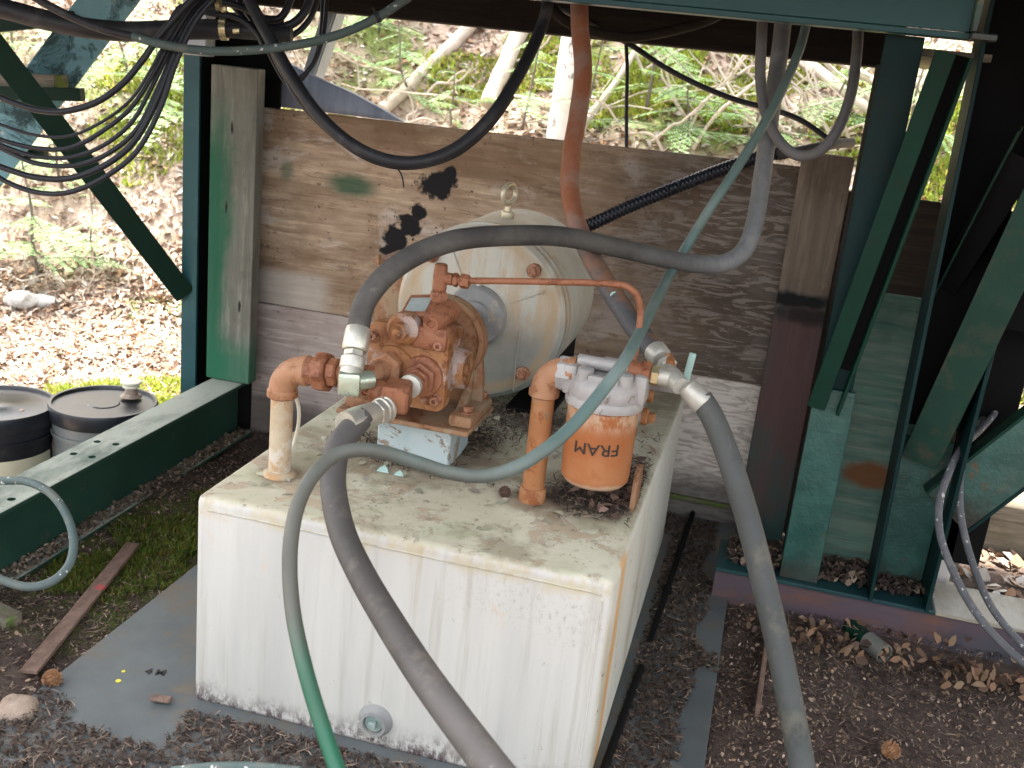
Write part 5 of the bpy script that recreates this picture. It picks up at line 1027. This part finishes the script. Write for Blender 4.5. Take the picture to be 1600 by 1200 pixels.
# ------------------------------------------------------------------ slope: logs, branches, trees, young hemlocks
def trunk(b, p, q, r0, r1, seed=0, n=12, k=14, wob=.02):
    p = Vector(p); q = Vector(q); pts = []
    for i in range(k + 1):
        t = i / k; pts.append(p.lerp(q, t) + Vector((noise.noise(Vector((t * 3, seed, 0))), noise.noise(Vector((t * 3, seed, 9))), noise.noise(Vector((t * 3, seed, 5))))) * wob)
    tube(b, pts, lambda s: (r0 + (r1 - r0) * s) * (1 + .12 * noise.noise(Vector((s * 8, seed, 2)))), n, 2)
def gp(x, y, dz=0): return Vector((x, y, gh(x, y) + dz))
def hit(u, v, dz=0):
    """point of the terrain seen at that photo position"""
    r = ray(u, v); t = 2.4
    while t < 15:
        p = CAM + r * t
        if p.z <= gh(p.x, p.y): return p + Vector((0, 0, dz))
        t += .02
    return CAM + r * 6
bt = hit(868, 235); 
t_ = thing('birch_tree', 'pale white tree trunk standing on the slope behind the motor', 'tree', bt)
part('trunk', M['bark'], t_, lambda b: trunk(b, bt - Vector((0, 0, .3)), bt + Vector((.08, .25, 3.6)), .062, .045, 3, 16))
L0, L1 = hit(596, 190, .05), hit(775, 20, .05)
solo('fallen_log', M['deadwood'], lambda b: trunk(b, L0, L1, .030, .034, 5), 'bleached log lying up the slope left of the centre gap', 'fallen log')
solo('fallen_log', M['deadwood'], lambda b: trunk(b, hit(762, 180, .05), hit(815, 60, .08), .035, .04, 6), 'pale log leaning beside the white tree trunk', 'fallen log')
solo('fallen_log', M['deadwood'], lambda b: trunk(b, hit(1195, 90, .1), hit(1420, 245, .05), .024, .02, 7), 'long pale pole slanting down behind the right grey hoses', 'fallen log')
solo('fallen_log', M['deadwood'], lambda b: trunk(b, hit(905, 225, .04), hit(1010, 110, .18), .016, .010, 8), 'grey bent branch leaning on the slope right of the rusty hose', 'branch')
solo('fallen_log', M['deadwood'], lambda b: trunk(b, hit(1245, 100, .1), hit(1380, 180, .1), .02, .014, 17), 'shorter pale pole in the tangle near the right column', 'fallen log')
n_b = 0
def twig(u, v, L, ang, elev, r, seed):
    p = hit(u, v, .02); d = Vector((math.cos(ang), .3 * math.sin(seed), 0)) * math.cos(elev) + Vector((0, 0, math.sin(elev)))
    q = p + d * L
    q.z = max(q.z, gh(q.x, q.y) + .03)
    solo('dead_branch', M['deadwood'], lambda b: (trunk(b, p, q, r, r * .35, seed, 6, 7, .05), trunk(b, p.lerp(q, .5), p.lerp(q, .5) + Vector((d.z, .1, d.x)) * L * .35, r * .6, r * .25, seed + 1, 5, 4, .03)), 'bare pale dead branch in the tangle on the slope', 'branch', 'bare branches tangled on the slope')
random.seed(21)
for i in range(62):
    u = random.choice([random.uniform(930, 1340), random.uniform(1000, 1340), random.uniform(1390, 1440), random.uniform(520, 900)]); v = random.uniform(110, 250)
    twig(u, v, random.uniform(.25, .75), random.choice([0, math.pi]) + random.uniform(-.6, .6), random.uniform(-.1, 1.1), random.uniform(.004, .009), i * 1.7)
for i in range(12): twig(random.uniform(20, 290), random.uniform(330, 470), random.uniform(.15, .4), random.choice([0, math.pi]) + random.uniform(-.8, .8), random.uniform(.1, 1.3), random.uniform(.002, .004), i * 2.3 + 90)
for i in range(6): twig(random.uniform(1555, 1600), random.uniform(560, 700), random.uniform(.15, .3), random.uniform(-.4, .6), random.uniform(.1, .6), random.uniform(.003, .005), i * 3.1 + 190)

def spray(L, n_tw, seed):
    """a flat feathery conifer branch along +x: array of small needle quads and the twig polyline"""
    r = np.random.default_rng(seed); polys = []
    for i in range(n_tw):
        t = (i + 1) / n_tw; s = 1 if i % 2 else -1; x = L * t * .95; tl = L * .42 * (1 - t * .75) * r.uniform(.75, 1.15); a = math.radians(r.uniform(42, 62)) * s
        d = np.array([math.cos(a), math.sin(a), -.12]); o = np.array([x, 0, -.12 * L * t * t])
        m_ = max(4, int(tl / .011))
        for j in range(m_):
            c = o + d * tl * (j + .5) / m_
            for q in (-1, 1):
                b_ = a + q * 1.1; e = np.array([math.cos(b_), math.sin(b_), r.normal(0, .15)]); l_ = .020 * r.uniform(.7, 1.2) * (1 - .4 * j / m_); pw_ = np.array([-e[1], e[0], 0]) * .0034
                polys.append([c - pw_, c + e * l_ * .6 - pw_ * 1.2, c + e * l_, c + pw_])
    return np.array(polys)
SPR = [spray(.42, 22, 1), spray(.34, 18, 2), spray(.50, 26, 3)]
GR = [(0.2970, 0.4860, 0.1820), (0.3850, 0.5724, 0.2600), (0.4620, 0.6264, 0.3510), (0.2420, 0.4104, 0.1430)]
def rotz(a): c, s = math.cos(a), math.sin(a); return np.array([[c, -s, 0], [s, c, 0], [0, 0, 1]])
def roty(a): c, s = math.cos(a), math.sin(a); return np.array([[c, 0, s], [0, 1, 0], [-s, 0, c]])
def rotx(a): c, s = math.cos(a), math.sin(a); return np.array([[1, 0, 0], [0, c, -s], [0, s, c]])
def sapling(p, h, nb, label, sc=1.0, lean=(0, 0), cols=GR, z0=.12, seed=0, cat='young tree'):
    r = random.Random(seed); p = Vector(p); top = p + Vector((lean[0], lean[1], h))
    t = thing('young_conifer', label, cat, p, 'young conifers on the slope')
    part('trunk', M['bark_dark'], t, lambda b: trunk(b, p - Vector((0, 0, .05)), top, .006 + .004 * h, .0015, seed, 7))
    PL = []; TN = []
    tw = mbm()
    for i in range(nb):
        f = z0 + (1 - z0) * (i + .5) / nb; c = p.lerp(top, f); a = i * 2.4 + r.uniform(-.4, .4); s = sc * (1.12 - f) * r.uniform(.75, 1.2)
        k = r.randrange(3); Rm = rotz(a) @ roty(r.uniform(-.15, .35)) @ rotx(r.uniform(-.3, .3))
        PL.append((SPR[k] * s) @ Rm.T + np.array(c)); TN.append(pick(cols, len(SPR[k]), .2) * r.uniform(.8, 1.2))
        e = Rm @ (np.array([(.42, .34, .5)[k] * s, 0, -.05 * s])); tube(tw, [c, c + Vector(e) * .5 + Vector((0, 0, .01)), c + Vector(e)], .0018, 5, 2)
    obj('branches', tw, M['bark_dark'], t)
    scatter('foliage', np.concatenate(PL), np.clip(np.concatenate(TN), 0, .9), M['leaf'], None, None, None, t)
S = [
 ((640, 165), .42, 11, 'bright feathery young conifer above the centre-left of the plywood', .85),
 ((590, 60), .45, 11, 'drooping light green conifer sprays beside the pale strut', 1.0),
 ((700, 200), .28, 9, 'low pale green conifer just above the plywood top', .75),
 ((815, 205), .50, 11, 'small conifer at the left of the white trunk', .7),
 ((905, 215), .45, 11, 'small conifer at the right of the white trunk, behind the rusty hose', .75),
 ((1010, 180), .6, 14, 'dense light green conifer behind the hanging black cable', .9),
 ((1080, 225), .3, 11, 'low spreading conifer above the plywood, right of the black cable', 1.0),
 ((1160, 225), .28, 10, 'low spreading conifer left of the grey hose loop', 1.0),
 ((1290, 190), .3, 10, 'low conifer seen through the grey hose loop', .9),
 ((1325, 95), .4, 9, 'conifer high on the slope, right of the grey hose loop', .9),
 ((1410, 220), .5, 11, 'conifer between the narrow column and its brace', .9),
 ((500, 95), .5, 12, 'conifer behind the hanging black coil', 1.0),
 ((60, 440), .62, 16, 'soft green young conifer at the left edge above the white rocks', .95),
 ((150, 430), .32, 8, 'thin young conifer right of the one above the white rocks', .7),
 ((250, 200), .5, 13, 'bright conifer seen through the black cable bundle', 1.0),
 ((205, 130), .5, 13, 'bright conifer behind the peeling blue beam', 1.1),
 ((300, 110), .45, 10, 'conifer beside the left post, high up', .9),
 ((100, 300), .40, 11, 'conifer under the black cable bundle near the green brace', .9),
 ((20, 90), .5, 12, 'conifer in the upper left corner behind the brace', 1.1),
 ((1590, 480), .35, 9, 'low green plant at the right edge beyond the broad brace', .9),
 ((1590, 330), .45, 10, 'conifer at the right edge behind the broad brace', 1.0),
]
h3s = solo('paint_fleck', M['mint'], lambda b: lathe(b, W(960, 462, 1.678), -fwd, [(0, .007), (.001, .006), (.0015, .002)], 9), 'small mint paint fleck stuck on the rusty hose behind the gauge tube', 'paint fleck')
for i, ((u, v), h, nb, lab_, sc) in enumerate(S):
    p = hit(u, v); sapling(p, h, nb, lab_, sc, (random.uniform(-.1, .1), random.uniform(-.15, .05)), seed=i + 3)
# larger trees farther up the slope, for any view past the shelter and for dappled light
for i, (x, y, h_) in enumerate(((-4.6, 7.5, 9), (-2.6, 8.6, 10), (-.4, 9.2, 9.5), (2.2, 8.4, 10), (4.4, 7.2, 9), (-6.5, 5.0, 9), (5.8, 4.4, 9))):
    p = gp(x, y); lb = ['far conifer at the left of the upper slope', 'tall conifer up the slope, left of centre', 'tall conifer up the slope behind the motor', 'tall conifer up the slope, right of centre', 'far conifer at the right of the upper slope', 'big conifer far out at the left', 'big conifer far out at the right'][i]
    sapling(p, h_, 70, lb, 4.6, (0, 0), [(.04, .09, .025), (.06, .12, .03), (.05, .08, .03)], .3, seed=60 + i, cat='tree')
